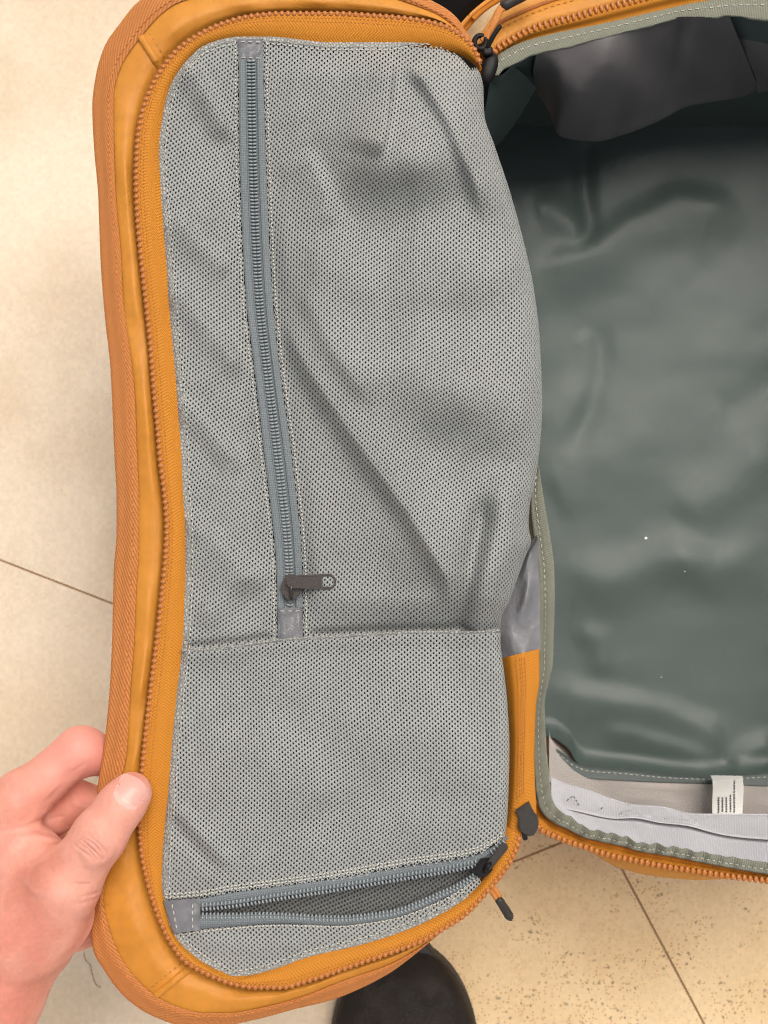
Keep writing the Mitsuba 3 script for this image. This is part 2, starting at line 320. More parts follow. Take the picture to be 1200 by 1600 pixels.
# the lid's outer face, underneath
def disc_fan(curve_px, z, zc):
    P = at(curve_px[:, 0], curve_px[:, 1], z); c = P.mean(0) * [1, 1, 0] + [0, 0, zc]
    rings = np.stack([c + (P - c) * t - np.array([0, 0, 1]) * (np.mean(z) - zc) * 0 for t in np.linspace(0.02, 1, 14)], 1)
    return rings
cl = np.vstack([O, curve([(815, 1302), (800, 1180), (785, 1000), (785, 800), (785, 500), (730, 250), (720, 92)], 300)])
zc = np.r_[zO - 7 * MM, np.full(300, zO[-1] - 7 * MM)]
sheet('travel_bag__lid_back', disc_fan(cl, zc, Z0 - 26 * MM), M_TARP, 'orange outer face of the lid, underneath')
# zip tape and its teeth
G = ruled([inner(TT, Mx, -.06), inner(TT, Mx, .35), inner(TT, Mx, .7), inner(TT, Mx, 1.25)], [zT + 0.6 * MM, zT + 1.0 * MM, zT + 0.2 * MM, Z0 + 1.0 * MM], 14)
TAPE = sheet('travel_bag__zip_tape', G, M_TAPE, 'orange herringbone zip tape round the lid', thick=0.6 * MM)
Pt = at(TT[:, 0], TT[:, 1], zT + 0.4 * MM)
X, t = by_length(Pt, 2.85 * MM)
up = np.tile([0, 0, 1.0], (len(X), 1))
V, f = beads(X, t, up, 1.15 * MM, 1.25 * MM, 1.3 * MM, ICO2, 0.85)
side = np.cross(up, t); side /= np.linalg.norm(side, axis=1, keepdims=True)
V2, f2 = beads(X - side * 1.5 * MM * np.sign((np.cross(t, X - [0, 0, 0])[:, 2:3]) + 1e-9) * 0 + side * 0, t, up, 0.75 * MM, 1.55 * MM, 0.6 * MM, ICO1, 0.6)
put('travel_bag__zip_tape__teeth', join([(V, f), (V2, f2)]), M_TOOTH, 'orange plastic teeth of the lid zip', kind='stuff')
put('travel_bag__zip_tape__cord', tube(Pt - [0, 0, .7 * MM], 1.15 * MM, 8), M_DOTHREAD, 'brown corded edge under the teeth')
for tt, nm in ((.16, 0), (.30, 1)):
    c = inner(TT, Mx, tt); stitches('travel_bag__zip_tape__stitching', at(c[:, 0], c[:, 1], zT + 0.95 * MM), M_DOTHREAD, 0.9, 0.9, 0.22)
# fabric joint seams across the side band at two corners
def band_seam(i_frac, w):
    i = int(i_frac * N); s = np.linspace(0.02, 0.99, 40)
    bx, by, tx, ty = *B[i], *TT[i]
    zz = np.interp(s, [0, .25, .5, .75, 1], [zB[i], zB[i] + 1.2 * MM * bump[i], zB[i] + 2.0 * MM * bump[i], zB[i] + .8 * MM * bump[i], zB[i] - 3 * MM])
    P = at(bx + (tx - bx) * s, by + (ty - by) * s, zz + 0.2 * MM)
    d = P[-1] - P[0]; d /= np.linalg.norm(d); sd = np.array([-d[1], d[0], 0])
    prof = [(-w, -.6), (-w * .85, 1.2), (0, 1.5), (w * .75, 1.1), (w, -.3)]
    Gs = np.stack([P + sd * a * MM + np.array([0, 0, b * MM]) for a, b in prof], 1)
    sheet('travel_bag__side_band__seam', Gs, M_TARP)
    stitches('travel_bag__side_band__stitching', P + sd * (w + 2.4) * MM, M_DOTHREAD, 1.6, 1.2, 0.22)
    stitches('travel_bag__side_band__stitching', P - sd * (w * .35) * MM + [0, 0, .7 * MM], M_DOTHREAD, 1.6, 1.2, 0.2)
iT = np.argmin(np.hypot(*(TT - [252, 108]).T)) / N
iB = np.argmin(np.hypot(*(TT - [300, 1509]).T)) / N
band_seam(iT, 1.9); band_seam(iB, 1.9)

# ------------------------------------------------------------------ the mesh pockets
RIGHT = PchipInterpolator([40, 77, 92, 114, 135, 180, 225, 310, 385, 450, 540, 640, 720, 763, 789, 820, 846, 867, 905, 940, 969, 1000, 1052, 1100, 1165, 1252, 1310, 1340, 1380, 1420, 1600],
                          [690, 712, 735, 750, 755, 757, 772, 800, 820, 834, 844, 847, 841, 834, 828, 826, 830, 822, 808, 795, 783, 782, 788, 793, 796, 794, 789, 775, 755, 720, 560])
def seg_d(x, y, poly):
    """distance to a polyline, signed + on its left (upper right for one running down and right), and the fraction along it"""
    best, sgn, fr = np.full(x.shape, 1e9), np.zeros(x.shape), np.zeros(x.shape)
    for k in range(len(poly) - 1):
        (ax, ay), (bx, by) = poly[k], poly[k + 1]
        L2 = (bx - ax) ** 2 + (by - ay) ** 2
        t = np.clip(((x - ax) * (bx - ax) + (y - ay) * (by - ay)) / L2, 0, 1)
        d = np.hypot(x - ax - t * (bx - ax), y - ay - t * (by - ay))
        m = d < best
        best[m] = d[m]; sgn[m] = np.sign((bx - ax) * (y - ay) - (by - ay) * (x - ax))[m]; fr[m] = (k + t[m]) / (len(poly) - 1)
    return best, sgn, fr
def smooth01(t):
    t = np.clip(t, 0, 1); return t * t * (3 - 2 * t)
def ridge(x, y, poly, w, amp, w2=None):
    x, y = np.atleast_1d(x), np.atleast_1d(y)
    d, s, fr = seg_d(x, y, poly)
    ww = np.where(s > 0, w2 or w, w)
    return amp * np.exp(-(d / ww) ** 2) * smooth01(np.minimum(fr, 1 - fr) * 4.5 + 0.04)
def blob(x, y, cx_, cy_, rx, ry, amp, rot=0.0):
    c, s = math.cos(rot), math.sin(rot)
    u, v = ((x - cx_) * c + (y - cy_) * s) / rx, (-(x - cx_) * s + (y - cy_) * c) / ry
    return amp * np.exp(-u * u - v * v)
def cloth_noise(x, y, seed=0):
    q = np.stack([(x * .8 + y * .45) / 95.0, (y * .8 - x * .55) / 150.0, np.full(x.shape, seed + 0.5)], -1)
    return meshkit.fbm(q, 3, seed) - 0.5
HEM = curve([(284, 1017), (350, 1012), (440, 1000), (520, 995), (600, 990), (660, 987), (720, 988), (782, 985)], 120)
def z_upper(x, y):
    """the loose upper mesh pocket: heights in mm above the lid plane"""
    x, y = np.atleast_1d(x), np.atleast_1d(y)
    e = np.clip(np.minimum(np.minimum((y - 62) / 60, (1000 - y) / 70), (x - 250) / 60), 0, 1)
    e = e * e * (3 - 2 * e)
    h = 3.0 + 9 * e * np.clip((x - 400) / 250, 0, 1)
    # bulge below the upper pleat, the pleat's lip and the fold that runs down from it
    h += blob(x, y, 655, 240, 78, 64, 12.0) + blob(x, y, 575, 250, 60, 60, 7.0)
    h += ridge(x, y, [(613, 70), (607, 130), (599, 200), (588, 250)], 9, 5.0, 46)
    h += ridge(x, y, [(634, 84), (668, 130), (705, 190), (740, 270), (765, 350)], 44, 5.5, 15)
    # broad belly of the pocket, lit above and shaded below
    h += blob(x, y, 520, 425, 95, 62, 7.0, 0.5) + blob(x, y, 700, 430, 90, 70, 5.0)
    h += blob(x, y, 715, 610, 105, 74, 13.0, 0.2) + blob(x, y, 590, 560, 60, 50, 4.0)
    # long slanting fold, steep on its lower left
    h += ridge(x, y, [(428, 470), (490, 585), (560, 690), (640, 800), (700, 900), (712, 960)], 80, 7.0, 17)
    h += ridge(x, y, [(470, 440), (520, 540), (590, 640)], 40, 3.0, 18)
    # lower pleat: two lips and a hollow
    h += blob(x, y, 668, 860, 58, 60, 6.0) + ridge(x, y, [(790, 720), (784, 800), (768, 870), (742, 965), (735, 1000)], 40, 5.0, 22)
    # short creases of the narrow panel
    h += ridge(x, y, [(262, 430), (300, 480), (350, 540), (390, 590)], 12, 3.2, 26) + ridge(x, y, [(268, 330), (310, 380), (365, 430)], 11, 2.2, 24)
    h += ridge(x, y, [(290, 90), (325, 150), (368, 225)], 10, 3.2, 26) + ridge(x, y, [(275, 620), (320, 660), (385, 740)], 12, 2.4, 26)
    h += ridge(x, y, [(288, 800), (340, 850), (415, 930)], 14, 2.4, 26) + ridge(x, y, [(300, 975), (360, 915), (420, 880)], 14, 2.0, 24)
    h += ridge(x, y, [(470, 230), (500, 290), (520, 360)], 16, 2.5, 40)
    h += cloth_noise(x, y, 3) * 6.0 * np.clip(e + .2, 0, 1)
    h = 3.0 + (h - 3.0) * 1.8
    h += ridge(x, y, [(758, 770), (752, 815), (744, 850), (731, 910), (718, 980), (714, 1040)], 19, -9.0)
    h = np.where(h < 3.0, 1.4 + 1.6 * np.exp((np.minimum(h, 3.0) - 3.0) / 1.6), h)
    h -= 3.0 * np.exp(-((y - np.interp(x, HEM[:, 0], HEM[:, 1]) + 5) / 8) ** 2)
    # held flat by the zip sewn into it
    zx = np.interp(y, [65, 200, 320, 470, 570, 700, 895, 1000], [392, 394, 398, 406, 419, 433, 452, 454])
    k = np.exp(-((x - zx) / 34) ** 4)
    h = h * (1 - k) + k * (3.6 + 1.5 * np.sin(y / 90.0) * e)
    return h
def z_lower(x, y):
    e = np.clip(np.minimum((y - 985) / 60, (x - 255) / 50), 0, 1)
    h = 4.4 + 2.5 * e * np.clip((x - 380) / 250, 0, 1) + cloth_noise(x, y, 11) * 9.0 * (0.3 + .7 * e)
    x, y = np.atleast_1d(x), np.atleast_1d(y)
    h += ridge(x, y, [(262, 1250), (310, 1300), (370, 1360)], 14, 3.0) + ridge(x, y, [(262, 1275), (305, 1325), (350, 1370)], 12, -1.8)
    h += ridge(x, y, [(640, 1040), (700, 1140), (740, 1250)], 26, 4.0, 60) + ridge(x, y, [(390, 1120), (470, 1190), (520, 1270)], 30, 3.5, 60) + blob(x, y, 590, 1150, 90, 70, 4.0)
    h += 2.2 * np.exp(-((y - np.interp(x, HEM[:, 0], HEM[:, 1]) - 4) / 16) ** 2)
    h -= 1.5 * np.exp(-((y - (1408 - (x - 257) * 0.178)) / 30) ** 2) * 1.0
    return h
def z_strip(x, y):
    return 1.6 + cloth_noise(x, y, 21) * 3.0 + ridge(x, y, [(300, 1465), (400, 1480), (500, 1470)], 14, 1.2)

CELL_W, CELL_H = 4.35, 3.80
def mesh_cloth(key, poly_lat, zfun, R, tilt, label, drop=0.3 * MM, strand=0.20, bsdf=None):
    """woven mesh as real threads: one ring of faces round each hole, holes left open"""
    g = sg.Polygon(poly_lat)
    x0, y0, x1, y1 = g.bounds
    ca, sa = math.cos(tilt), math.sin(tilt)
    ext = int((max(x1 - x0, y1 - y0) + 300) / CELL_H)
    m, n = np.meshgrid(np.arange(-ext, ext), np.arange(-ext, ext), indexing='ij')
    ok = (m + n) % 2 == 0
    m, n = m[ok], n[ok]
    cx_, cy_ = (x0 + x1) / 2, (y0 + y1) / 2
    def where(mm, nn):
        u, v = mm * CELL_W, nn * CELL_H
        u2 = u + 6.0 * np.sin(v / 97.0 + u / 210.0 + .6) + 2.0 * np.sin(v / 61.0 + 1) + 1.2 * np.sin(u / 47.0 + v / 83.0)
        v2 = v + 7.0 * np.sin(u / 88.0 - v / 230.0) + 2.5 * np.sin(u / 71.0) + 1.3 * np.sin(u / 39.0 - v / 55.0)
        return cx_ + u2 * ca - v2 * sa, cy_ + u2 * sa + v2 * ca
    X, Y = where(m.astype(float), n.astype(float))
    keep = (X > x0 - 2) & (X < x1 + 2) & (Y > y0 - 2) & (Y < y1 + 2)
    m, n, X, Y = m[keep], n[keep], X[keep], Y[keep]
    keep = shapely.contains_xy(g, X, Y)
    m, n = m[keep], n[keep]
    cor = np.array([(2, 0), (1, 3), (-1, 3), (-2, 0), (-1, -3), (1, -3)])
    I = np.stack([3 * m[:, None] + cor[None, :, 0], 3 * n[:, None] + cor[None, :, 1]], -1).reshape(-1, 2)
    keyI = (I[:, 0] + 20000) * 100000 + I[:, 1] + 20000
    uk, inv = np.unique(keyI, return_inverse=True)
    OI = np.stack([uk // 100000 - 20000, uk % 100000 - 20000], 1) / 3.0
    K = len(m); inv = inv.reshape(K, 6)
    scl = 0.47 + 0.015 * rng.standard_normal((K, 1))
    midm, midn = m[:, None] + cor[None, :, 0] / 3 * 0.76, n[:, None] + cor[None, :, 1] / 3 * 0.76
    inm, inn = m[:, None] + cor[None, :, 0] / 3 * scl, n[:, None] + cor[None, :, 1] / 3 * (scl - .02)
    A = np.r_[OI[:, 0], midm.ravel(), inm.ravel()], np.r_[OI[:, 1], midn.ravel(), inn.ravel()]
    lift = np.r_[np.full(len(OI), strand * .45), np.full(6 * K, strand * .35), np.full(6 * K, -strand)]
    # strands that run one way lie over those that run the other way
    lift[:len(OI)] += 0.05 * np.where((np.round(OI[:, 0] * 3).astype(int) % 2) == 0, 1, -1)
    x, y = where(A[0], A[1])
    # the right edge rolls down: lattice distance runs round the bend
    xr = RIGHT(y); s = xr + R / 2 - x
    bend = s < R
    sc = np.clip(s, 0, R)
    x = np.where(bend, xr - sc * sc / (2 * R), x)
    th = np.arcsin(np.clip(1 - 0, 0, 1))
    q = np.linspace(0, 1, 400); integ = np.cumsum(np.sqrt(1 - q * q))[::-1]; integ = (np.cumsum(np.sqrt(1 - q ** 2)) / 400)
    dz = np.where(bend, (np.pi / 4 - np.interp(sc / R, q, integ)) * R * drop, 0)
    z = Z0 + (zfun(x, y) + lift) * MM - dz
    Vx = at(x, y, z)
    nO = len(OI); a = inv; b = nO + np.arange(6 * K).reshape(K, 6); c = nO + 6 * K + np.arange(6 * K).reshape(K, 6)
    F = []
    for p, q_ in ((a, b), (b, c)):
        p1, q1 = np.roll(p, -1, 1), np.roll(q_, -1, 1)
        F += [np.stack([p, p1, q1], -1).reshape(-1, 3), np.stack([p, q1, q_], -1).reshape(-1, 3)]
    put(key, (Vx, np.vstack(F)), bsdf or M_MESH, label)
    return len(m)

nb = np.gradient(Mx, axis=0); nb = np.c_[-nb[:, 1], nb[:, 0]]; nb /= np.linalg.norm(nb, axis=1, keepdims=True)
if ((Mx[N // 2] + nb[N // 2] * 5)[0]) < Mx[N // 2][0]: nb = -nb
def right_pts(y0, y1, off, n=80):
    y = np.linspace(y0, y1, n); return np.c_[RIGHT(y) + off, y]
sel = lambda a, b: Mx[int(a * N):int(b * N)]
Mleft = Mx[Mx[:, 0] < 640]
iz = lambda px, py: int(np.argmin(np.hypot(Mx[:, 0] - px, Mx[:, 1] - py)))
R_UP, R_LO = 74, 34
ZL = curve([(372, 55), (373, 65), (374, 200), (377, 320), (385, 470), (397, 570), (412, 700), (432, 895), (434, 1000)], 300)
ZR = curve([(411, 55), (411, 65), (414, 200), (418, 320), (426, 470), (440, 600), (454, 700), (472, 895), (473, 1000)], 300)
i_a, i_b = iz(373, 57), iz(285, 1000)
Mi = Mx + nb * 4.5
polyL = np.vstack([Mi[i_a:i_b], [(285, 1022), (350, 1018), (434, 1006)], ZL[::-1]])
mesh_cloth('travel_bag__mesh_pocket', polyL, z_upper, R_UP, 0.10, 'narrow grey mesh panel left of the pocket zip')
i_c = iz(745, 104)
polyR = np.vstack([ZR, [(600, 996), (720, 993)], right_pts(992, 110, R_UP / 2), Mi[i_c:iz(411, 57)]])
mesh_cloth('travel_bag__mesh_pocket', polyR, z_upper, R_UP, 0.075, 'wide loose grey mesh panel with a pleat')
LZT = curve([(257, 1408), (314, 1404), (357, 1396), (440, 1385), (525, 1373), (633, 1354), (742, 1336), (785, 1311)], 160)     # top edge of the lower zip
polyB = np.vstack([HEM, right_pts(988, 1308, R_LO / 2), LZT[::-1], Mi[iz(285, 1015):iz(257, 1405)][::-1]])
mesh_cloth('travel_bag__mesh_pocket', polyB, z_lower, R_LO, 0.045, 'flat grey mesh panel above the open lower zip', drop=0.12 * MM)
LZB = curve([(270, 1458), (310, 1452), (357, 1447), (440, 1442), (525, 1444), (606, 1434), (688, 1405), (735, 1376), (757, 1358)], 160)  # lower edge of the lower zip
polyS = np.vstack([LZB, [(764, 1366)], Mi[iz(332, 1513):iz(763, 1366)][::-1], Mi[iz(270, 1458):iz(332, 1513)][::-1]])
polyS = sg.Polygon(polyS).buffer(0); polyS = max(getattr(polyS, 'geoms', [polyS]), key=lambda q: q.area)
mesh_cloth('travel_bag__mesh_pocket', np.array(polyS.exterior.coords), z_strip, 1e-3, -0.02, 'low strip of grey mesh under the open zip')
# mesh layer and lining seen inside the open lower pocket and through the holes
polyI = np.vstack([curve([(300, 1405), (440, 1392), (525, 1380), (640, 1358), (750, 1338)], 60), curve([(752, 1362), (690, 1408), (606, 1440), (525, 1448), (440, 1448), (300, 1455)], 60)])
mesh_cloth('travel_bag__mesh_pocket', polyI, lambda x, y: -7.5 + cloth_noise(x, y, 5) * 3, 1e-3, 0.2, 'inner mesh layer in the open pocket, its shade painted into the thread colour', bsdf=mat('shaded_mesh_thread', (0.115, 0.12, 0.118), 0.65))  # pocket shade painted in as a darker thread colour
back = np.vstack([inner(TT, Mx, .8), right_pts(1300, 110, -6, 160)])
P = at(back[:, 0], back[:, 1], np.r_[np.full(N, Z0 - 9.5 * MM), np.full(160, Z0 - 9 * MM)])
cc = at(520, 780, Z0 - 15 * MM)
sheet('travel_bag__lid_lining', np.stack([cc + (P - cc) * t for t in np.linspace(0.02, 1, 16)], 1), M_BACK, 'dark grey lining behind the mesh')

# sewn edge of the mesh along the zip tape: a flattened band of the same cloth, and its pale stitches
def zsurf(x, y):
    return np.where(y < 1002, z_upper(x, y), np.where(y < 1405 - (x - 257) * .178, z_lower(x, y), z_strip(x, y)))
def mesh_edge(i0, i1, w=9.0):
    m = Mx[i0:i1]; k = nb[i0:i1]
    k = k * np.clip(np.arange(len(m)) / 25.0, .03, 1)[:, None]
    c0, c1, c2, c3 = m - k * 1.5, m + k * w * .4, m + k * w * .8, m + k * w
    z1 = Z0 + MM * (zsurf(c2[:, 0], c2[:, 1]) + .45)
    wv = 0.15 * MM * np.sin(np.arange(len(m)) * 1.1)
    G = ruled([c0, c1, c2, c3], [Z0 + 2.2 * MM, z1 * .5 + .5 * (Z0 + 3.3 * MM) + wv, z1 + wv, z1 - .5 * MM], 8)
    sheet('travel_bag__mesh_pocket__hem', G, 'grey_hem_cloth')
    c = m + k * (w + 3)
    stitches('travel_bag__mesh_pocket__stitching', at(c[:, 0], c[:, 1], Z0 + MM * (zsurf(c[:, 0], c[:, 1]) + .6)), M_GTHREAD, 1.9, 0.7, 0.30, zig=.25)
def knit(p, n, uv):
    d1, d2, _ = voronoi(p.x * 620, p.y * 620)
    return dr.minimum((d2 - d1) * 2, 1.0)
mat('grey_hem_cloth', lambda p, n, uv: mix((0.16, 0.165, 0.16), (0.38, 0.38, 0.35), knit(p, n, uv)), 0.7, bump=knit, bump_scale=0.0003)
mesh_edge(iz(672, 69), iz(257, 1405)); mesh_edge(iz(259, 1416), iz(735, 1398), 8)
# hem of the upper edge of the lower panel
G = ruled([HEM - [0, 2.5], HEM - [0, 1], HEM + [0, 2.5]], [Z0 + MM * (z_lower(HEM[:, 0], HEM[:, 1]) - 2.0), Z0 + MM * (z_lower(HEM[:, 0], HEM[:, 1]) + .9), Z0 + MM * (z_lower(HEM[:, 0], HEM[:, 1]) + .35)], 8)
sheet('travel_bag__mesh_pocket_002__hem', G, 'grey_hem_cloth')

# ------------------------------------------------------------------ pocket zips
def coil_row(c_px, z, side_mm, pitch=1.6, w=1.0, lean=0.0):
    P = at(c_px[:, 0], c_px[:, 1], z)
    X, t = by_length(P, pitch * MM)
    up = np.tile([0, 0, 1.0], (len(X), 1))
    sd = np.cross(up, t); sd /= np.linalg.norm(sd, axis=1, keepdims=True)
    tn = t / np.linalg.norm(t, axis=1, keepdims=True)
    return beads(X + sd * side_mm * MM, sd + lean * tn, up, w * MM, 0.52 * MM, 0.75 * MM, ICO1, 0.85)
zz = Z0 + MM * z_upper((ZL[:, 0] + ZR[:, 0]) / 2, ZL[:, 1])
def zip_tape(key, L, Rr, z, label):
    f = lambda t: inner(L, Rr, t)
    G = ruled([f(0), f(.08), f(.24), f(.30), f(.38), f(.62), f(.70), f(.76), f(.92), f(1)],
              [z + .5 * MM, z + 1.0 * MM, z + .95 * MM, z + .1 * MM, z - .1 * MM, z - .1 * MM, z + .1 * MM, z + .95 * MM, z + 1.0 * MM, z + .5 * MM], 40)
    return sheet(key, G, M_GTAPE, label)
i0, i1 = np.argmin(abs(ZL[:, 1] - 66)), len(ZL)
ZP = zip_tape('travel_bag__pocket_zip', ZL[i0:i1], ZR[i0:i1], zz[i0:i1] + .6 * MM, 'long upright grey zip in the mesh panel')
mid = inner(ZL, ZR, .5)
j0, j1, j2 = np.argmin(abs(ZL[:, 1] - 94)), np.argmin(abs(ZL[:, 1] - 915)), np.argmin(abs(ZL[:, 1] - 955))
put(ZP + '__coil', join([coil_row(mid[j0:j1], zz[j0:j1] + 1.4 * MM, -.95, 1.6, 1.05, .12), coil_row(mid[j0:j1], zz[j0:j1] + 1.4 * MM, .95, 1.6, 1.05, -.12)]
                        + [coil_row(mid[j1 + 5:j2] + np.linspace(0, sgn_ * 9, j2 - j1 - 5)[:, None] * [1, 0], zz[j1 + 5:j2] + 1.3 * MM, 1.0 * -sgn_, 1.6, 1.05) for sgn_ in (-1, 1)]), M_COIL, 'closed nylon coil of the upright zip', kind='stuff')
for off in (-5.5, 5.5):
    for c in ((ZL if off < 0 else ZR)[i0:i1] + [off, 0],):
        stitches(ZP + '__stitching', at(c[:, 0], c[:, 1], Z0 + MM * (z_upper(c[:, 0], c[:, 1]) + .8)), M_GTHREAD, 1.6, 0.15, 0.34, zig=.55)
def end_tab(owner, quad, z, label, st_frac):
    """grey ribbon folded over a zip end; quad: px corners, running along then across"""
    q = np.array(quad, float); s = np.linspace(0, 1, 16)
    G = np.zeros((16, 10, 3)); t = np.linspace(0, 1, 10)
    for i, a in enumerate(s):
        for j, b in enumerate(t):
            p = (q[0] * (1 - a) + q[3] * a) * (1 - b) + (q[1] * (1 - a) + q[2] * a) * b
            hz = z + (1.5 + .35 * math.sin(9 * a + 4 * b) + .3 * math.sin(17 * b) * a - 1.2 * (abs(2 * b - 1) ** 8)) * MM
            G[i, j] = at(p[0], p[1], hz)
    k = sheet(owner + '__end_tab', G, M_TAB, label, thick=.5 * MM)
    for sf in st_frac:
        a = q[0] * (1 - sf) + q[3] * sf; b = q[1] * (1 - sf) + q[2] * sf
        c = inner(a[None], b[None], np.linspace(.04, .96, 12)[:, None])
        stitches(owner + '__end_tab_stitching', at(c[:, 0], c[:, 1], z + 2.0 * MM), M_GTHREAD, 2.2, 0.8, 0.26)
end_tab(ZP, [(371, 61), (411, 61), (411, 97), (373, 95)], zz[i0] + 0.6 * MM, 'grey ribbon tab at the top of the zip', (.13, .84))
end_tab(ZP, [(434, 950), (472, 950), (474, 1001), (436, 1003)], zz[-1] + 0.6 * MM, 'grey ribbon tab under the zip pull', (.09,))

def plate(poly, z0, h, hole=None, round_=0.6):
    """bevelled plate from px polygon, base height z0, thickness h (m)"""
    g = sg.Polygon([tuple(at(x, y, z0)[:2]) for x, y in poly])
    if hole is not None:
        g = g.difference(sg.Polygon([tuple(at(x, y, z0)[:2]) for x, y in hole]))
    r = min(round_ * MM, h * .45); parts = []
    while g.buffer(-r * 1.3).is_empty:
        r *= .7
    for k, (ins, za, zb) in enumerate([(r * .55, 0, r * .5), (0, r * .5, h - r * .5), (r * .4, h - r * .5, h - r * .15), (r, h - r * .15, h)]):
        gg = g.buffer(-ins) if ins else g
        for q in getattr(gg, 'geoms', [gg]):
            m = trimesh.creation.extrude_polygon(q, zb - za, engine='earcut').apply_translation([0, 0, z0 + za])
            parts.append((m.vertices, m.faces))
    return join(parts)
def capsule_px(a, b, ra, rb, n=14):
    ang = math.atan2(b[1] - a[1], b[0] - a[0])
    t1 = np.linspace(ang + np.pi / 2, ang + 1.5 * np.pi, n); t2 = np.linspace(ang - np.pi / 2, ang + np.pi / 2, n)
    return [(a[0] + ra * math.cos(t), a[1] + ra * math.sin(t)) for t in t1] + [(b[0] + rb * math.cos(t), b[1] + rb * math.sin(t)) for t in t2]
zs = Z0 + 4.9 * MM
# slider of the upright zip
sl = [(444, 903), (450, 897), (458, 897), (466, 903), (471, 916), (469, 928), (461, 936), (455, 939), (448, 936), (441, 927), (439, 916)]
put(ZP + '__slider', plate(sl, zs + .5 * MM, 2.6 * MM, round_=1.2), M_METAL, 'dark metal zip slider', smooth=35)
arc = [(455, 905 + 30 * s, (zs + 3.2 * MM) + 3.2 * MM * math.sin(math.pi * s)) for s in np.linspace(0, 1, 14)]
put(ZP + '__slider_bridge', tube([at(*a) for a in arc], 0.75 * MM, 10), M_METAL)
tabp = capsule_px((458, 909), (513, 908.5), 10, 12.2)
rimh = capsule_px((459, 909), (513, 908.5), 7.6, 9.6)
tz = zs + 5.2 * MM
holeA = capsule_px((454, 909), (460, 909), 6.6, 6.0); holeB = capsule_px((507, 908.8), (514, 908.6), 7.6, 8.2)
holeB = [(max(x, 504), y) for x, y in holeB]
g1 = plate(tabp, tz, 1.2 * MM, holeB)
gr = plate(tabp, tz + .6 * MM, 1.2 * MM, rimh, .5)
put(ZP + '__pull_tab', join([g1, gr]), M_METAL, 'flat dark metal pull tab with a hole', smooth=35)

# the lower pocket zip, half open
c_top = curve([(314, 1417), (357, 1413), (440, 1400), (525, 1387), (633, 1369), (700, 1358), (746, 1348)], 150)
c_bot = curve([(314, 1431), (357, 1431), (417, 1430), (525, 1435), (606, 1427), (688, 1397), (735, 1373), (754, 1355)], 150)
zc1 = Z0 + 3.4 * MM
tp = curve([(300, 1405), (314, 1404), (357, 1396), (440, 1385), (525, 1373), (633, 1354), (742, 1336), (792, 1306)], 150)
c_top2 = curve([(300, 1419), (314, 1418), (357, 1414), (440, 1401), (525, 1388), (633, 1370), (746, 1350), (796, 1312)], 150)
G = ruled([tp, inner(tp, c_top2, .2), inner(tp, c_top2, .55), inner(tp, c_top2, .72), c_top2], [zc1 + .4 * MM, zc1 + 1.1 * MM, zc1 + .9 * MM, zc1 + .2 * MM, zc1], 16)
LZ = sheet('travel_bag__pocket_zip', G, M_GTAPE, 'grey lower pocket zip standing half open', thick=.4 * MM)
lb = curve([(300, 1453), (310, 1452), (357, 1448), (440, 1443), (525, 1446), (606, 1437), (688, 1406), (735, 1379), (757, 1358)], 150)
cb2 = curve([(300, 1432), (314, 1431), (357, 1431), (417, 1430), (525, 1435), (606, 1427), (688, 1397), (735, 1373), (754, 1355)], 150)
G = ruled([cb2 - [0, 2], cb2 + [0, 2], inner(cb2, lb, .6), lb], [zc1 - .4 * MM, zc1 + .2 * MM, zc1 + .5 * MM, zc1 - .6 * MM], 12)
sheet(LZ + '__lower_tape', G, M_GTAPE, thick=.4 * MM)
put(LZ + '__coil', join([coil_row(c_top + [0, -3], zc1 + .9 * MM, 0, 1.75, 1.0, .2), coil_row(c_top + [0, 4], zc1 + .8 * MM, 0, 1.75, 1.0, -.2),
                         coil_row(c_bot + [0, -2.5], zc1 + .9 * MM, 0, 1.75, .9, .2), coil_row(c_bot + [0, 3], zc1 + .9 * MM, 0, 1.75, .9, -.2),
                         coil_row(curve([(766, 1334), (778, 1325), (790, 1314)], 30), zc1 + 1.6 * MM, -.7, 1.7, .9), coil_row(curve([(766, 1334), (778, 1325), (790, 1314)], 30), zc1 + 1.6 * MM, .7, 1.7, .9)]),
    M_COIL, 'parted nylon coils of the lower zip', kind='stuff')
for c, zf in ((LZT - [0, 6], z_lower), (LZT - [0, 11], z_lower), (LZB + [0, 4], z_strip)):
    stitches(LZ + '__stitching', at(c[:, 0], c[:, 1], Z0 + MM * (zf(c[:, 0], c[:, 1]) + .8)), M_GTHREAD, 1.7, 0.1, 0.38, zig=.45)
end_tab(LZ, [(255, 1408), (313, 1404), (313, 1453), (271, 1459)], zc1 + .2 * MM, 'grey ribbon tab at the closed end of the lower zip', ())
for xx in ((268, 277), (301, 301)):
    c = inner(np.array([[xx[0], 1408]]), np.array([[xx[1], 1455]]), np.linspace(.05, .95, 12)[:, None])
    stitches(LZ + '__end_tab_stitching', at(c[:, 0], c[:, 1], zc1 + 2.1 * MM), M_GTHREAD, 2.0, 0.8, 0.28)
put(LZ + '__slider', plate([(744, 1350), (752, 1341), (763, 1339), (771, 1346), (768, 1358), (760, 1366), (750, 1369), (742, 1366), (740, 1358)], zc1 + .8 * MM, 3.4 * MM, round_=1.4), M_BLACK, 'black zip slider', smooth=35)
arc = [(757 + 10 * s, 1361 - 14 * s, zc1 + 4.0 * MM + 2.6 * MM * math.sin(math.pi * s)) for s in np.linspace(0, 1, 12)]
put(LZ + '__slider_bridge', tube([at(*a) for a in arc], 1.1 * MM, 10), M_BLACK)
pt = capsule_px((764, 1352), (787, 1323), 5.5, 6.5)
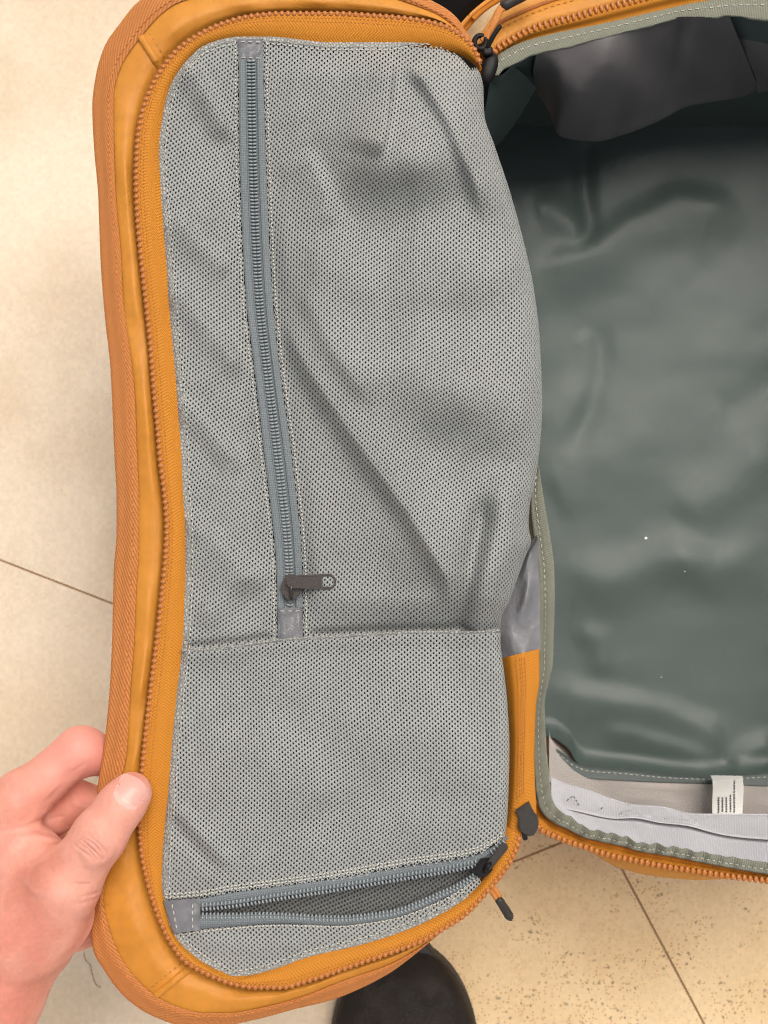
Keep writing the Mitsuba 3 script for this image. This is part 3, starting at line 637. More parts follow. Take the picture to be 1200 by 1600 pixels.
put(LZ + '__pull_tab', join([plate(pt, zc1 + 4.4 * MM, 1.3 * MM), plate(pt, zc1 + 4.9 * MM, 1.2 * MM, capsule_px((766, 1350), (785, 1325), 3.4, 4.3), .5)]), M_METAL, 'black framed pull tab lying over the zip', smooth=35)

# ------------------------------------------------------------------ hinge side of the lid
hl = curve([(838, 835), (822, 862), (808, 900), (794, 936), (779, 969), (778, 985), (781, 1005), (785, 1032)], 60)
hr = curve([(842, 845), (841, 860), (841, 880), (843, 905), (844, 940), (844, 975), (845, 1000), (844, 1019)], 60)
s = np.linspace(0, 1, 60)
G = ruled([hl, inner(hl, hr, .33), inner(hl, hr, .55), inner(hl, hr, .8), hr], [Z0 - 9 * MM, Z0 - 5 * MM + 1.2 * MM * np.sin(s * 9), Z0 - 3.2 * MM + 1.2 * MM * np.sin(s * 11 + 2), Z0 - 5 * MM, Z0 - 6 * MM], 24)
sheet('travel_bag__hinge_panel', G, M_TAB, 'crinkled grey ribbon at the hinge beside the mesh')
tl = curve([(785, 1028), (789, 1052), (794, 1100), (797, 1165), (795, 1230), (789, 1285), (775, 1325)], 90)
tr = curve([(843, 1014), (843, 1060), (838, 1100), (835, 1180), (836, 1226), (838, 1262), (838, 1290)], 90)
G = ruled([tl, inner(tl, tr, .25), inner(tl, tr, .5), inner(tl, tr, .75), tr], [Z0 - 8 * MM, Z0 - 2.0 * MM, Z0 - 1.0 * MM, Z0 - 2.0 * MM, Z0 - 4 * MM], 24)
HT = sheet('travel_bag__hinge_tape', G, M_TAPE, 'orange zip tape joining lid and bag', thick=.5 * MM)
for tt in (.34, .44, .50, .58):
    c = inner(tl, tr, tt)[2:70]; stitches(HT + '__stitching', at(c[:, 0], c[:, 1], Z0 - .9 * MM), M_DOTHREAD, 1.5, .5, .2)
sh = [(826, 1251), (816, 1258), (805, 1265), (808, 1271), (810, 1278), (809, 1289), (812, 1296), (818, 1301), (826, 1305), (832, 1304), (837, 1299), (840, 1292), (841, 1282), (839, 1273), (834, 1268), (830, 1260)]
put(HT + '__stop_tab', plate(sh, Z0 + 0.2 * MM, 2.6 * MM, round_=1.4), M_RUBBER, 'charcoal shield shaped zip stop', smooth=35)
put(HT + '__stop_tab_nub', plate(capsule_px((819, 1302), (820, 1308), 4, 4), Z0 - .8 * MM, 2 * MM), M_BLACK, smooth=35)

# ------------------------------------------------------------------ the bag body: rim, zip, shell
ZR_ = 0.236
rim_out = curve([(836, 735), (828, 790), (834, 850), (840, 910), (841, 1000), (840, 1060), (836, 1100), (833, 1180), (835, 1226), (842, 1262), (860, 1283), (890, 1298), (912, 1309), (945, 1317), (973, 1323), (1000, 1331), (1050, 1339),
                 (1080, 1345), (1120, 1353), (1200, 1367), (1320, 1384)], 420)
rim_in = curve([(842, 728), (851, 786), (860, 839), (866, 886), (867, 934), (865, 1005), (864, 1036), (858, 1062), (851, 1100), (855, 1180), (859, 1217), (863, 1248), (872, 1264), (892, 1276), (907, 1288), (936, 1299), (963, 1303),
                (1000, 1316), (1040, 1321), (1100, 1332), (1200, 1348), (1320, 1364)], 420)
# gathered webbing: small puckers
ss = np.linspace(0, 1, 420)
puck = (np.sin(ss * 150) * .6 + np.sin(ss * 263 + 1)) * np.exp(-((ss - .66) / .16) ** 2)
rim_in = rim_in + np.c_[puck * 1.5, puck * 2.4]
zrm = ZR_ + (2.5 * np.exp(-((ss - .20) / .03) ** 2) + 1.2 * np.sin(ss * 40) * (ss < .4) + 1.6 * puck) * MM
G = ruled([rim_out, inner(rim_out, rim_in, .12), inner(rim_out, rim_in, .35), inner(rim_out, rim_in, .6), inner(rim_out, rim_in, .92), rim_in, inner(rim_out, rim_in, .9)],
          [zrm - 2 * MM, zrm, zrm + .5 * MM, zrm + 1.5 * MM + .5 * MM * puck, zrm + 2 * MM + .5 * MM * puck, zrm, zrm - 6 * MM], 34)
RB = sheet('travel_bag__rim_binding', G, M_RIM, 'grey green webbing round the bag opening')
c = inner(rim_out, rim_in, .42); stitches(RB + '__stitching', at(c[:, 0], c[:, 1], zrm + 1.0 * MM), M_GTHREAD, 1.9, 1.1, .26, label='pale stitching on the rim')
rt_out = curve([(765, 112), (769, 104), (772, 98), (777, 87), (790, 78), (810, 68), (853, 55), (940, 37), (1027, 17), (1092, 3), (1200, -10), (1320, -20)], 260)
rt_in = curve([(770, 116), (778, 118), (783, 113), (788, 108), (806, 101), (832, 87), (875, 78), (940, 61), (1027, 39), (1070, 29), (1113, 29), (1135, 26), (1200, 33), (1320, 30)], 260)
st = np.linspace(0, 1, 260)
pk = np.sin(st * 60) * .8 + np.sin(st * 137 + 1) * .5
G = ruled([rt_out, inner(rt_out, rt_in, .2), inner(rt_out, rt_in, .5), inner(rt_out, rt_in, .9), rt_in + np.c_[pk * 0, pk * .9], inner(rt_out, rt_in, .8)], [ZR_ - 1 * MM, ZR_ + .6 * MM, ZR_ + 1.4 * MM, ZR_ + 1.2 * MM, ZR_ - .5 * MM, ZR_ - 8 * MM], 26)
RT = sheet('travel_bag__rim_binding', G, M_RIM, 'grey green webbing at the top of the opening')
c = inner(rt_out, rt_in, .40); stitches(RT + '__stitching', at(c[:, 0], c[:, 1], ZR_ + 1.5 * MM), M_GTHREAD, 2.2, 1.2, .26)
# zip of the body, lower run
bz = curve([(838, 1288), (842, 1294), (863, 1305), (890, 1316), (918, 1325), (945, 1334), (960, 1338), (1000, 1346), (1040, 1354), (1080, 1360), (1140, 1369), (1200, 1376), (1320, 1388)], 300)
ro = curve([(835, 1262), (842, 1264), (860, 1284), (890, 1299), (912, 1310), (945, 1318), (960, 1321), (1000, 1332), (1040, 1338), (1080, 1346), (1140, 1357), (1200, 1368), (1320, 1384)], 300)
G = ruled([ro - [0, 6], inner(ro, bz, .15), inner(ro, bz, .5), inner(ro, bz, 1.0)], [ZR_ - 6 * MM, ZR_ - 8 * MM, ZR_ - 5 * MM, ZR_ - 1.0 * MM], 14)
BZ = sheet('travel_bag__body_zip_tape', G, M_TAPE, 'orange zip tape below the rim', thick=.5 * MM)
X, t = by_length(at(bz[:, 0], bz[:, 1], ZR_ - 1.0 * MM), 2.75 * MM)
put(BZ + '__teeth', beads(X, t, np.tile([0, 0, 1.], (len(X), 1)), 1.05 * MM, 1.7 * MM, 1.3 * MM, ICO2, .8), M_TOOTH, 'orange teeth of the lower body zip', kind='stuff')
# zip of the body, upper run
tz_ = curve([(766, 92), (771, 81), (793, 65), (819, 50), (853, 37), (897, 26), (940, 13), (983, 2), (1040, -12), (1120, -28), (1320, -50)], 240)
to = curve([(772, 105), (777, 92), (795, 78), (825, 64), (857, 56), (900, 46), (942, 38), (1000, 24), (1060, 10), (1140, -2), (1320, -18)], 240)
G = ruled([tz_, inner(tz_, to, .4), inner(tz_, to, .8), inner(tz_, to, 1.2)], [ZR_ + 1 * MM, ZR_ + .6 * MM, ZR_ - 2.5 * MM, ZR_ - 3 * MM], 12)
TZ = sheet('travel_bag__body_zip_tape', G, M_TAPE, 'orange zip tape above the top rim', thick=.5 * MM)
X, t = by_length(at(tz_[:, 0], tz_[:, 1], ZR_ + 1.0 * MM), 2.75 * MM)
put(TZ + '__teeth', beads(X, t, np.tile([0, 0, 1.], (len(X), 1)), .95 * MM, 2.1 * MM, 1.2 * MM, ICO2, .8), M_TOOTH, 'orange teeth of the upper body zip', kind='stuff')
# shell: orange side wall, lower run, with a bulging pouch
lo = curve([(838, 1288), (863, 1305), (918, 1325), (960, 1338), (1040, 1354), (1140, 1369), (1200, 1376), (1320, 1388), (1500, 1395)], 240)
sx = lo[:, 0]
bul = np.interp(sx, [838, 915, 938, 963, 1000, 1040, 1090, 1130, 1152, 1180], [0, 0, 9, 16, 18.5, 17.5, 13.5, 6, 1, 0])
base = np.c_[600 + (lo[:, 0] - 600) * .745, 800 + (lo[:, 1] - 800) * .745]
G = ruled([lo + [0, -3], lo + np.c_[0 * bul, bul * .75], lo + np.c_[-bul * .05, bul], lo + np.c_[-2 - bul * 0, bul * .55 - 16], inner(lo, base, .6), base],
          [ZR_ - 3 * MM, ZR_ - 12 * MM, ZR_ - 26 * MM, ZR_ - 55 * MM, 0.08, 0.002], 40)
sheet('travel_bag__shell', G, M_TARP, 'orange coated side of the bag at its lower end')
# shell, upper run: band between zip and a piped seam, then the outer side
sm = curve([(762, 62), (772, 45), (783, 35), (810, 22), (843, 8), (862, 1), (900, -10), (983, -32), (1120, -60), (1320, -80)], 200)
tz2 = curve([(764, 92), (770, 81), (793, 65), (819, 50), (853, 37), (897, 26), (983, 2), (1120, -28), (1320, -50)], 200)
G = ruled([tz2, inner(tz2, sm, .3), inner(tz2, sm, .7), inner(tz2, sm, .97)], [ZR_ + .4 * MM, ZR_ + 2.0 * MM, ZR_ + 1.2 * MM, ZR_ - 1.8 * MM], 14)
SH = sheet('travel_bag__shell', G, M_TARP, 'orange coated strip above the upper zip')
put(SH + '__piping', tube(at(sm[:, 0], sm[:, 1], ZR_ - 1.2 * MM), 1.1 * MM, 10), M_DOTHREAD, 'dark orange seam line')
c = inner(tz2, sm, .72); stitches(SH + '__stitching', at(c[:, 0], c[:, 1], ZR_ + 1.2 * MM), M_DOTHREAD, 1.9, 1.3, .24)
ou = curve([(746, 70), (752, 52), (765, 32), (780, 8), (800, -12), (840, -30), (983, -60), (1120, -90), (1320, -110)], 200)
fl = np.c_[600 + (ou[:, 0] - 600) * .74, 800 + (ou[:, 1] - 800) * .74]
G = ruled([sm + [0, -1], inner(sm, ou, .5), ou, inner(ou, fl, .4), fl], [ZR_ - 1.6 * MM, ZR_ - 1 * MM, ZR_ - 9 * MM, .15, .002], 30)
sheet('travel_bag__shell', G, M_TARP, 'orange coated outer side at the top of the bag')
# flap edge and a plain black plate lying behind the top corner
a = curve([(706, 60), (716, 44), (730, 25), (745, 12), (762, 0), (790, -16)], 60); b = curve([(712, 65), (722, 49), (735, 33), (750, 18), (770, 3), (796, -10)], 60)
G = ruled([a, inner(a, b, .5), b], [0.150, .154, .146], 8)
sheet('travel_bag__flap_edge', G, M_TARP, 'brownish orange flap edge behind the top corner', thick=2 * MM)
g = [(560, -120), (640, -150), (800, -120), (815, -60), (790, -16), (765, -2), (745, 12), (726, 30), (713, 46), (700, 62), (672, 70), (610, 50), (560, 0)]
put('travel_bag__black_plate', plate(g, .06, 16 * MM, round_=2), mat('matte_black', (0.006, 0.0055, 0.006), 0.95, specular=0.1), 'plain black plate behind the top corner of the lid', smooth=40)

# ------------------------------------------------------------------ inside of the bag
def z_in(x, y):
    """bottom lining: heights in mm above its plane"""
    h = 14 * np.clip((915 - x) / 110, 0, 2) ** 1.5 * np.clip((760 - y) / 220, 0, 1)
    h += ridge(x, y, [(826, 430), (880, 410), (930, 392), (985, 350), (1060, 312), (1120, 322), (1170, 350)], 22, 7.0, 60)
    h += ridge(x, y, [(830, 330), (860, 325), (895, 350), (915, 372)], 24, 5) + ridge(x, y, [(912, 200), (914, 300), (922, 376)], 14, -5)
    h += ridge(x, y, [(905, 520), (918, 535), (922, 575), (900, 640), (862, 700)], 18, 2.2) + ridge(x, y, [(930, 500), (935, 560), (920, 640), (880, 720)], 20, -2.5)
    h += ridge(x, y, [(850, 900), (960, 905), (1060, 868), (1120, 890), (1210, 850)], 34, 5.0, 44) + blob(x, y, 1070, 880, 42, 36, 3.5)
    h += ridge(x, y, [(1060, 820), (1130, 760), (1220, 700)], 40, 3) + ridge(x, y, [(1120, 650), (1180, 620), (1260, 560)], 28, -2.5)
    h += ridge(x, y, [(850, 770), (920, 740), (1040, 650)], 60, 2.5) + ridge(x, y, [(900, 985), (935, 1000), (945, 1060)], 18, 2.5)
    h += ridge(x, y, [(840, 1082), (930, 1092), (1040, 1112), (1105, 1142), (1132, 1188)], 20, 5.0, 50)
    h += ridge(x, y, [(925, 1142), (990, 1150), (1065, 1172), (1135, 1200)], 14, 3.6, 24)
    h += ridge(x, y, [(1142, 1204), (1170, 1178), (1215, 1158)], 20, 5)
    q = np.stack([x / 170.0, y / 130.0, np.zeros_like(x)], -1)
    h += (meshkit.fbm(q, 3, 31) - .5) * 7
    return h * .5
ZF = 0.088
bot = PchipInterpolator([640, 862, 876, 890, 900, 916, 972, 1052, 1112, 1198, 1560], [1140, 1152, 1160, 1172, 1190, 1200, 1205, 1214, 1216, 1208, 1190])
gx = np.linspace(690, 1560, 330); gy = np.linspace(0, 1, 400)
Xg = gx[:, None].repeat(400, 1); Yg = 130 + (bot(gx)[:, None] - 130) * gy[None]
zg = ZF - .002 + MM * (1.15 * gaussian_filter(z_in(Xg, Yg), 2.2, mode='nearest') + 9 * np.clip((Yg - bot(gx)[:, None] + 34) / 34, 0, 1) ** 2)
sheet('travel_bag__bottom_lining', at(Xg, Yg, zg), M_LINER, 'coated grey green lining at the bottom of the bag')
# tiny bright flecks on the lining
for x, y, h, r in ((1009, 841, 6.5, .95), (1070, 893, 9.5, .45), (1033, 1058, 6.5, .45)):
    c = at(x, y, ZF - .002 + MM * (1.15 * z_in(np.array(float(x)), np.array(float(y))) + .3)).reshape(1, 3)
    put('travel_bag__bottom_lining__lint', beads(c, np.array([[1., .3, 0]]), np.array([[0, 0, 1.]]), r * MM, r * .8 * MM, .4 * MM), M_TAG, 'white speck of lint on the lining')
# end wall at the top, right wall, left wall
wt = curve([(700, 90), (779, 118), (806, 97), (832, 84), (875, 75), (940, 57), (1027, 36), (1113, 24), (1200, 28), (1320, 26), (1560, 20)], 200)
wb = np.c_[600 + (wt[:, 0] - 600) * .80, np.full(200, 205.0)]
sw = np.linspace(0, 1, 200)
G = ruled([wt, inner(wt, wb, .35) + np.c_[np.zeros(200), 8 * np.sin(sw * 21)], inner(wt, wb, .7), wb], [ZR_ - 3 * MM, .19, .13, ZF - 8 * MM], 26)
sheet('travel_bag__end_wall', G, M_LINER, 'dark lining of the upper end wall')
wl = np.array([(752, 112), (752, 260), (790, 420), (818, 600), (840, 745), (853, 900), (850, 1000), (846, 1100), (850, 1180), (862, 1262)], float); wl = curve(wl, 200)
lb_ = np.c_[np.interp(wl[:, 1], [100, 250, 700, 1260], [690, 712, 735, 760]), 800 + (wl[:, 1] - 800) * .80]
G = ruled([wl, inner(wl, lb_, .4), inner(wl, lb_, .8), lb_], [ZR_ - 5 * MM, .195, .12, ZF - 4 * MM], 24)
sheet('travel_bag__side_wall', G, M_LINER, 'lining of the side wall under the hinge')
wr = curve([(1560, 0), (1590, 400), (1590, 900), (1560, 1390)], 100); rb_ = np.c_[600 + (wr[:, 0] - 600) * .8, 800 + (wr[:, 1] - 800) * .8]
sheet('travel_bag__side_wall', ruled([wr, inner(wr, rb_, .5), rb_], [ZR_, .16, ZF], 12), M_LINER, 'lining of the far side wall')
wro = wr + [30, 0]; rbo = np.c_[600 + (wro[:, 0] - 600) * .735, 800 + (wro[:, 1] - 800) * .735]
sheet('travel_bag__shell', ruled([wr, wro, inner(wro, rbo, .5), rbo], [ZR_, ZR_ - .01, .12, .002], 16), M_TARP, 'orange coated far side of the bag')
# green corner gusset
G = np.array([[at(768, 98, .231), at(800, 104, .226), at(838, 138, .205)], [at(762, 150, .22), at(793, 165, .19), at(818, 172, .18)], [at(755, 190, .20), at(782, 200, .165), at(800, 200, .155)], [at(752, 240, .17), at(770, 232, .14), at(778, 226, .138)]])
fG = PchipInterpolator(np.arange(4), G, axis=0)(np.linspace(0, 3, 16)); fG = PchipInterpolator(np.arange(3), fG, axis=1)(np.linspace(0, 2, 14))
sheet('travel_bag__corner_lining', fG, M_LINER, 'grey green lining in the top left corner')
# charcoal sleeve hanging from the upper rim
su = curve([(838, 86), (875, 74), (940, 57), (1000, 42), (1070, 26), (1113, 26), (1140, 26)], 120)
sl_ = curve([(840, 148), (856, 172), (874, 212), (900, 219), (931, 221), (973, 211), (1036, 186), (1070, 168), (1115, 159), (1160, 151), (1186, 139)], 120)
s = np.linspace(0, 1, 120)
rows_, zs_ = [], []
for t in np.linspace(0, 1, 9):
    c = inner(su, sl_, t) + np.c_[(-6 * math.sin(math.pi * t)) * (1 - s) ** 2, 0 * s]
    rows_.append(c)
    zz_ = .2365 - .085 * t + .022 * math.sin(math.pi * t) * (0.6 + .4 * np.sin(s * 6))
    zz_ = zz_ + MM * (9 * t * np.exp(-((s - .42 + .30 * t) / .07) ** 2) - 7 * np.exp(-((s - .62 + .25 * t) / .06) ** 2) * t + 8 * np.exp(-((s - .80 + .18 * t) / .05) ** 2) * (1 - t * .5) - 6 * t * np.exp(-((s - .96) / .05) ** 2) + 3 * np.sin(s * 22 - 5 * t) * t * (1 - t) * 2)
    zs_.append(zz_)
G = ruled(rows_ + [sl_ + [0, -6]], zs_ + [zs_[-1] - 9 * MM], 60)
sheet('travel_bag__sleeve', G, M_SLEEVE, 'slack charcoal nylon sleeve under the upper rim')
G = ruled([curve([(1148, 40), (1200, 40), (1330, 36)], 40), curve([(1156, 80), (1200, 90), (1330, 80)], 40), curve([(1180, 118), (1204, 124), (1330, 118)], 40), curve([(1184, 146), (1206, 140), (1330, 138)], 40)], [.215, .20, .17, .15], 24)
sheet('travel_bag__sleeve', G, M_SLEEVE, 'second fold of charcoal nylon at the right')
# lower end wall: seam tape, pale cloth, two white loop tapes, care tag
def run(pts, n=160): return curve(pts, n)
f1 = run([(868, 1172), (879, 1180), (897, 1193), (916, 1199), (972, 1204), (1052, 1213), (1112, 1215), (1198, 1208), (1320, 1200)])
f2 = run([(872, 1184), (884, 1194), (901, 1207), (923, 1217), (963, 1219), (1040, 1222), (1110, 1224), (1200, 1228), (1320, 1224)])
G = ruled([f1 - [0, 4], inner(f1, f2, .1), inner(f1, f2, .6), f2], [ZF + 4 * MM, ZF + 10 * MM, ZF + 11 * MM, ZF + 12 * MM], 12)
ST = sheet('travel_bag__seam_tape', G, M_SEAM, 'dark green tape along the lower edge of the lining', thick=.6 * MM)
c = inner(f1, f2, .3); stitches(ST + '__stitching', at(c[:, 0], c[:, 1], ZF + 11 * MM), M_GTHREAD, 2.0, 1.2, .25)
w1 = run([(858, 1150), (866, 1168), (884, 1190), (901, 1205), (923, 1215), (963, 1217), (1040, 1220), (1110, 1222), (1200, 1226), (1320, 1222)])
w2 = run([(858, 1222), (866, 1224), (886, 1232), (910, 1240), (936, 1247), (963, 1258), (1030, 1266), (1080, 1277), (1200, 1278), (1320, 1284)])
s = np.linspace(0, 1, 160)
G = ruled([w1 + [-6, -34], w1, inner(w1, w2, .3), inner(w1, w2, .65), w2], [ZF - 10 * MM, ZF + 9 * MM, ZF + 20 * MM + 5 * MM * np.sin(s * 12), ZF + 40 * MM + 3 * MM * np.sin(s * 17 + 1), ZF + 56 * MM], 30)
sheet('travel_bag__wall_cloth', G, M_WALL, 'pale beige cloth wall inside the lower end')
l1 = run([(857, 1212), (863, 1215), (883, 1224), (910, 1231), (936, 1240), (963, 1252), (990, 1258), (1030, 1260), (1080, 1272), (1200, 1273), (1320, 1278)])
l2 = run([(858, 1248), (866, 1255), (875, 1263), (894, 1265), (927, 1273), (963, 1279), (990, 1276), (1030, 1285), (1070, 1288), (1120, 1302), (1160, 1308), (1200, 1311), (1320, 1326)])
l1, l2 = gaussian_filter(l1, (4, 0), mode='nearest'), gaussian_filter(l2, (4, 0), mode='nearest')
G = ruled([l1, inner(l1, l2, .1), inner(l1, l2, .5), inner(l1, l2, .9), l2], [ZF + 80 * MM, ZF + 84 * MM, ZF + 94 * MM, ZF + 108 * MM, ZF + 110 * MM], 20)
L1 = sheet('travel_bag__loop_tape', G, M_LOOP, 'upper white loop tape inside the lower end', thick=.4 * MM)
for quad in ([(884, 1252), (896, 1243)], [(896, 1243), (905, 1259)], [(931, 1271), (943, 1260)]):
    c = curve(quad, 8); stitches(L1 + '__stitching', at(c[:, 0], c[:, 1], ZF + 104 * MM), M_BACK, 1.6, .4, .3)
k1 = l2 + [0, -7.0]
k2 = run([(872, 1270), (886, 1278), (905, 1290), (936, 1301), (963, 1306), (1000, 1318), (1040, 1324), (1100, 1335), (1200, 1351), (1320, 1368)])
G = ruled([k1, inner(k1, k2, .3), inner(k1, k2, .7), k2], [ZF + 92 * MM, ZF + 108 * MM, ZF + 130 * MM, ZR_ - 4 * MM], 20)
sheet('travel_bag__loop_tape', G, M_LOOP, 'lower white loop tape below the rim')
tg = [np.array([(1110, 1212), (1160, 1213)]), np.array([(1113, 1220), (1161, 1220)]), np.array([(1114, 1230), (1162, 1231)]), np.array([(1113, 1250), (1161, 1251)]), np.array([(1113, 1272), (1160, 1273)])]
TZS = [ZF + 16 * MM, ZF + 34 * MM, ZF + 48 * MM, ZF + 66 * MM, ZF + 79 * MM]
G = np.stack([np.stack([at(*inner(q[0], q[1], t), z + 1.5 * MM * math.sin(3 * t)) for t in np.linspace(0, 1, 10)]) for q, z in zip(tg, TZS)])
G = PchipInterpolator(np.arange(5), G, axis=0)(np.linspace(0, 4, 26))
CT = sheet('travel_bag__care_tag', G, M_TAG, 'white care tag with small rows of print', thick=.25 * MM)
parts = []
for i, xx in enumerate((1123, 1129, 1135, 1141.5, 1147.5)):
    y = (1246 if i < 3 else 1242) if i < 4 else 1219
    while y < 1269:
        L = random.uniform(1.5, 4.0)
        if i == 4 and 1231 < y < 1240: y += 1.0
        ya, yb = y, min(y + L, 1270)
        z = np.interp([ya, yb], [1212, 1220, 1230, 1250, 1272], TZS) + 2.2 * MM
        w = 1.1
        q = at(np.array([xx - w, xx + w, xx + w, xx - w]), np.array([ya, ya, yb, yb]), np.array([z[0], z[0], z[1], z[1]]))
        q2 = q - [0, 0, .5 * MM]
        m = trimesh.Trimesh(np.vstack([q, q2])).convex_hull if False else None
        parts.append((np.vstack([q, q2]), np.array([[0, 1, 2], [0, 2, 3], [4, 6, 5], [4, 7, 6], [0, 4, 5], [0, 5, 1], [1, 5, 6], [1, 6, 2], [2, 6, 7], [2, 7, 3], [3, 7, 4], [3, 4, 0]])))
        y = yb + random.uniform(.7, 1.3)
put(CT + '__print', join(parts), M_PRINT, 'small grey rows of print', kind='stuff', smooth=False)

# ------------------------------------------------------------------ main zip sliders and cords
zt = ZR_ + 8 * MM
ICO3 = trimesh.creation.icosphere(subdivisions=4)
def oval(a_, b_, half_w, half_t, z, sq=.8):
    A, Bq = at(a_[0], a_[1], z), at(b_[0], b_[1], z)
    return beads(((A + Bq) / 2)[None], (Bq - A)[None], np.array([[0, 0, 1.]]), np.linalg.norm(Bq - A) / 2, half_w * MM, half_t * MM, ICO3, sq)
put('travel_bag__zip_slider', oval((771, 84), (756, 131), 3.9, 3.4, zt + 2 * MM), M_BLACK, 'black zip slider at the top of the hinge')
put('travel_bag__zip_slider__crown', oval((753, 82), (770, 80), 2.2, 2.0, zt + 5.0 * MM, .6), M_BLACK)
ring = [at(750.5 + 9 * math.cos(a), 66 + 10.5 * math.sin(a), zt + 5 * MM + 1 * MM * math.sin(a)) for a in np.linspace(0, 2 * np.pi, 25)]
put('travel_bag__zip_slider__pull_loop', tube(ring, 1.25 * MM, 10, cap=False), M_BLACK, 'small black pull ring')
put('travel_bag__zip_slider__pull_pin', tube([at(*a) for a in curve([(761, 76, zt + 6 * MM), (770, 58, zt + 8 * MM), (782, 40, zt + 9 * MM)], 12)], np.r_[np.full(11, 1.1), .9] * MM, 10), M_BLACK, 'slanting black pull pin')
for k, (a, b) in enumerate((((752, 64), 0), ((759, 66), 3.6))):
    c = curve([(a[0], a[1], zt + 4 * MM), (764, 50 + b, zt + 5 * MM), (774 + b * .6, 28 + b, zt + 6 * MM), (780 + b, 14 + b * .6, zt + 6 * MM), (788 + b, 8 + b, zt + 6 * MM)], 30)
    put('travel_bag__zip_slider__cord', tube([at(*q) for q in c], 1.15 * MM, 10), M_OTHREAD, 'orange pull cord')
c = curve([(784, 12, zt + 6 * MM), (792, 6, zt + 6 * MM), (803, 0, zt + 6 * MM), (822, -10, zt + 6 * MM), (838, -22, zt + 6 * MM)], 24)
put('travel_bag__zip_slider__cord_end', tube([at(*q) for q in c], np.r_[1.6, 2.3, 2.6, np.full(18, 2.7), 2.5, 2.0, 1.0] * MM, 14), M_RUBBER, 'charcoal rubber cord end')
zk = Z0 - 7 * MM
for off in (-2.6, 2.6):
    c = curve([(757 + off, 1370 - off * .6, zk - 1 * MM), (766 + off, 1384 - off * .6, zk), (778 + off, 1402 - off * .6, zk - 2 * MM)], 16)
    put('travel_bag__cord_pull', tube([at(*q) for q in c], 1.25 * MM, 10), M_OTHREAD, 'orange cord pull hanging from the lower lid zip')
c = curve([(777, 1402, zk - 2 * MM), (779, 1405, zk - 2 * MM), (788, 1419, zk - 3 * MM), (796, 1432, zk - 4 * MM), (799.5, 1438.5, zk - 4 * MM)], 24)
put('travel_bag__cord_pull__cord_end', tube([at(*q) for q in c], np.r_[1.2, 1.7, 1.9, np.linspace(2.0, 2.2, 16), 2.1, 1.9, 1.6, 1.1, .3] * MM, 14), M_RUBBER, 'charcoal rubber end of the lower cord')

labels['travel_bag'] = {'label': 'opened orange travel bag with a grey mesh lined lid and green grey inside', 'category': 'travel bag'}

# ------------------------------------------------------------------ smooth bodies: signed distance of joined tapered bones, meshed by surface nets
def bone_d(P, a, b, ra, rb):
    ab = b - a; t = np.clip(((P - a) @ ab) / (ab @ ab), 0, 1)
    return np.linalg.norm(P - a - t[..., None] * ab, axis=-1) - (ra + (rb - ra) * t)
def smin(a, b, k):
    h = np.clip(.5 + .5 * (b - a) / k, 0, 1)
    return b * (1 - h) + a * h - k * h * (1 - h)
def surface_nets(D, org, step):
    neg = D < 0
    nx, ny, nz = D.shape
    cnt = np.zeros((nx - 1, ny - 1, nz - 1), int)
    for dx, dy, dz in np.ndindex(2, 2, 2):
        cnt += neg[dx:nx - 1 + dx, dy:ny - 1 + dy, dz:nz - 1 + dz]
    act = (cnt > 0) & (cnt < 8)
    idx = -np.ones(act.shape, int); cells = np.argwhere(act); idx[act] = np.arange(len(cells))
    acc, w = np.zeros((len(cells), 3)), np.zeros(len(cells))
    corners = list(np.ndindex(2, 2, 2))
    for c0 in corners:
        for ax in range(3):
            if c0[ax] == 0:
                c1 = list(c0); c1[ax] = 1
                d0, d1 = D[tuple((cells + c0).T)], D[tuple((cells + c1).T)]
                m = (d0 < 0) != (d1 < 0)
                t = np.where(m, d0 / np.where(m, d0 - d1, 1), 0)
                p = np.tile(np.array(c0, float), (len(cells), 1)); p[:, ax] += t
                acc += p * m[:, None]; w += m
    V = org + step * (cells + acc / w[:, None])
    F = []
    for ax in range(3):
        s0, s1 = [slice(None)] * 3, [slice(None)] * 3
        s0[ax], s1[ax] = slice(0, -1), slice(1, None)
        ch = neg[tuple(s0)] != neg[tuple(s1)]
        e = np.argwhere(ch); u, v = [(1, 2), (2, 0), (0, 1)][ax]
        ok = (e[:, u] > 0) & (e[:, v] > 0) & (e[:, u] < D.shape[u] - 1) & (e[:, v] < D.shape[v] - 1)
        e = e[ok]; sgn = neg[tuple(s0)][ch][ok]
        def at_(du, dv):
            q = e.copy(); q[:, u] -= du; q[:, v] -= dv; return idx[tuple(q.T)]
        a, b, c, d = at_(1, 1), at_(0, 1), at_(0, 0), at_(1, 0)
        q = np.stack([a, b, c, d], 1); q[~sgn] = q[~sgn][:, ::-1]
        F += [q[:, [0, 1, 2]], q[:, [0, 2, 3]]]
    return V, np.vstack(F)

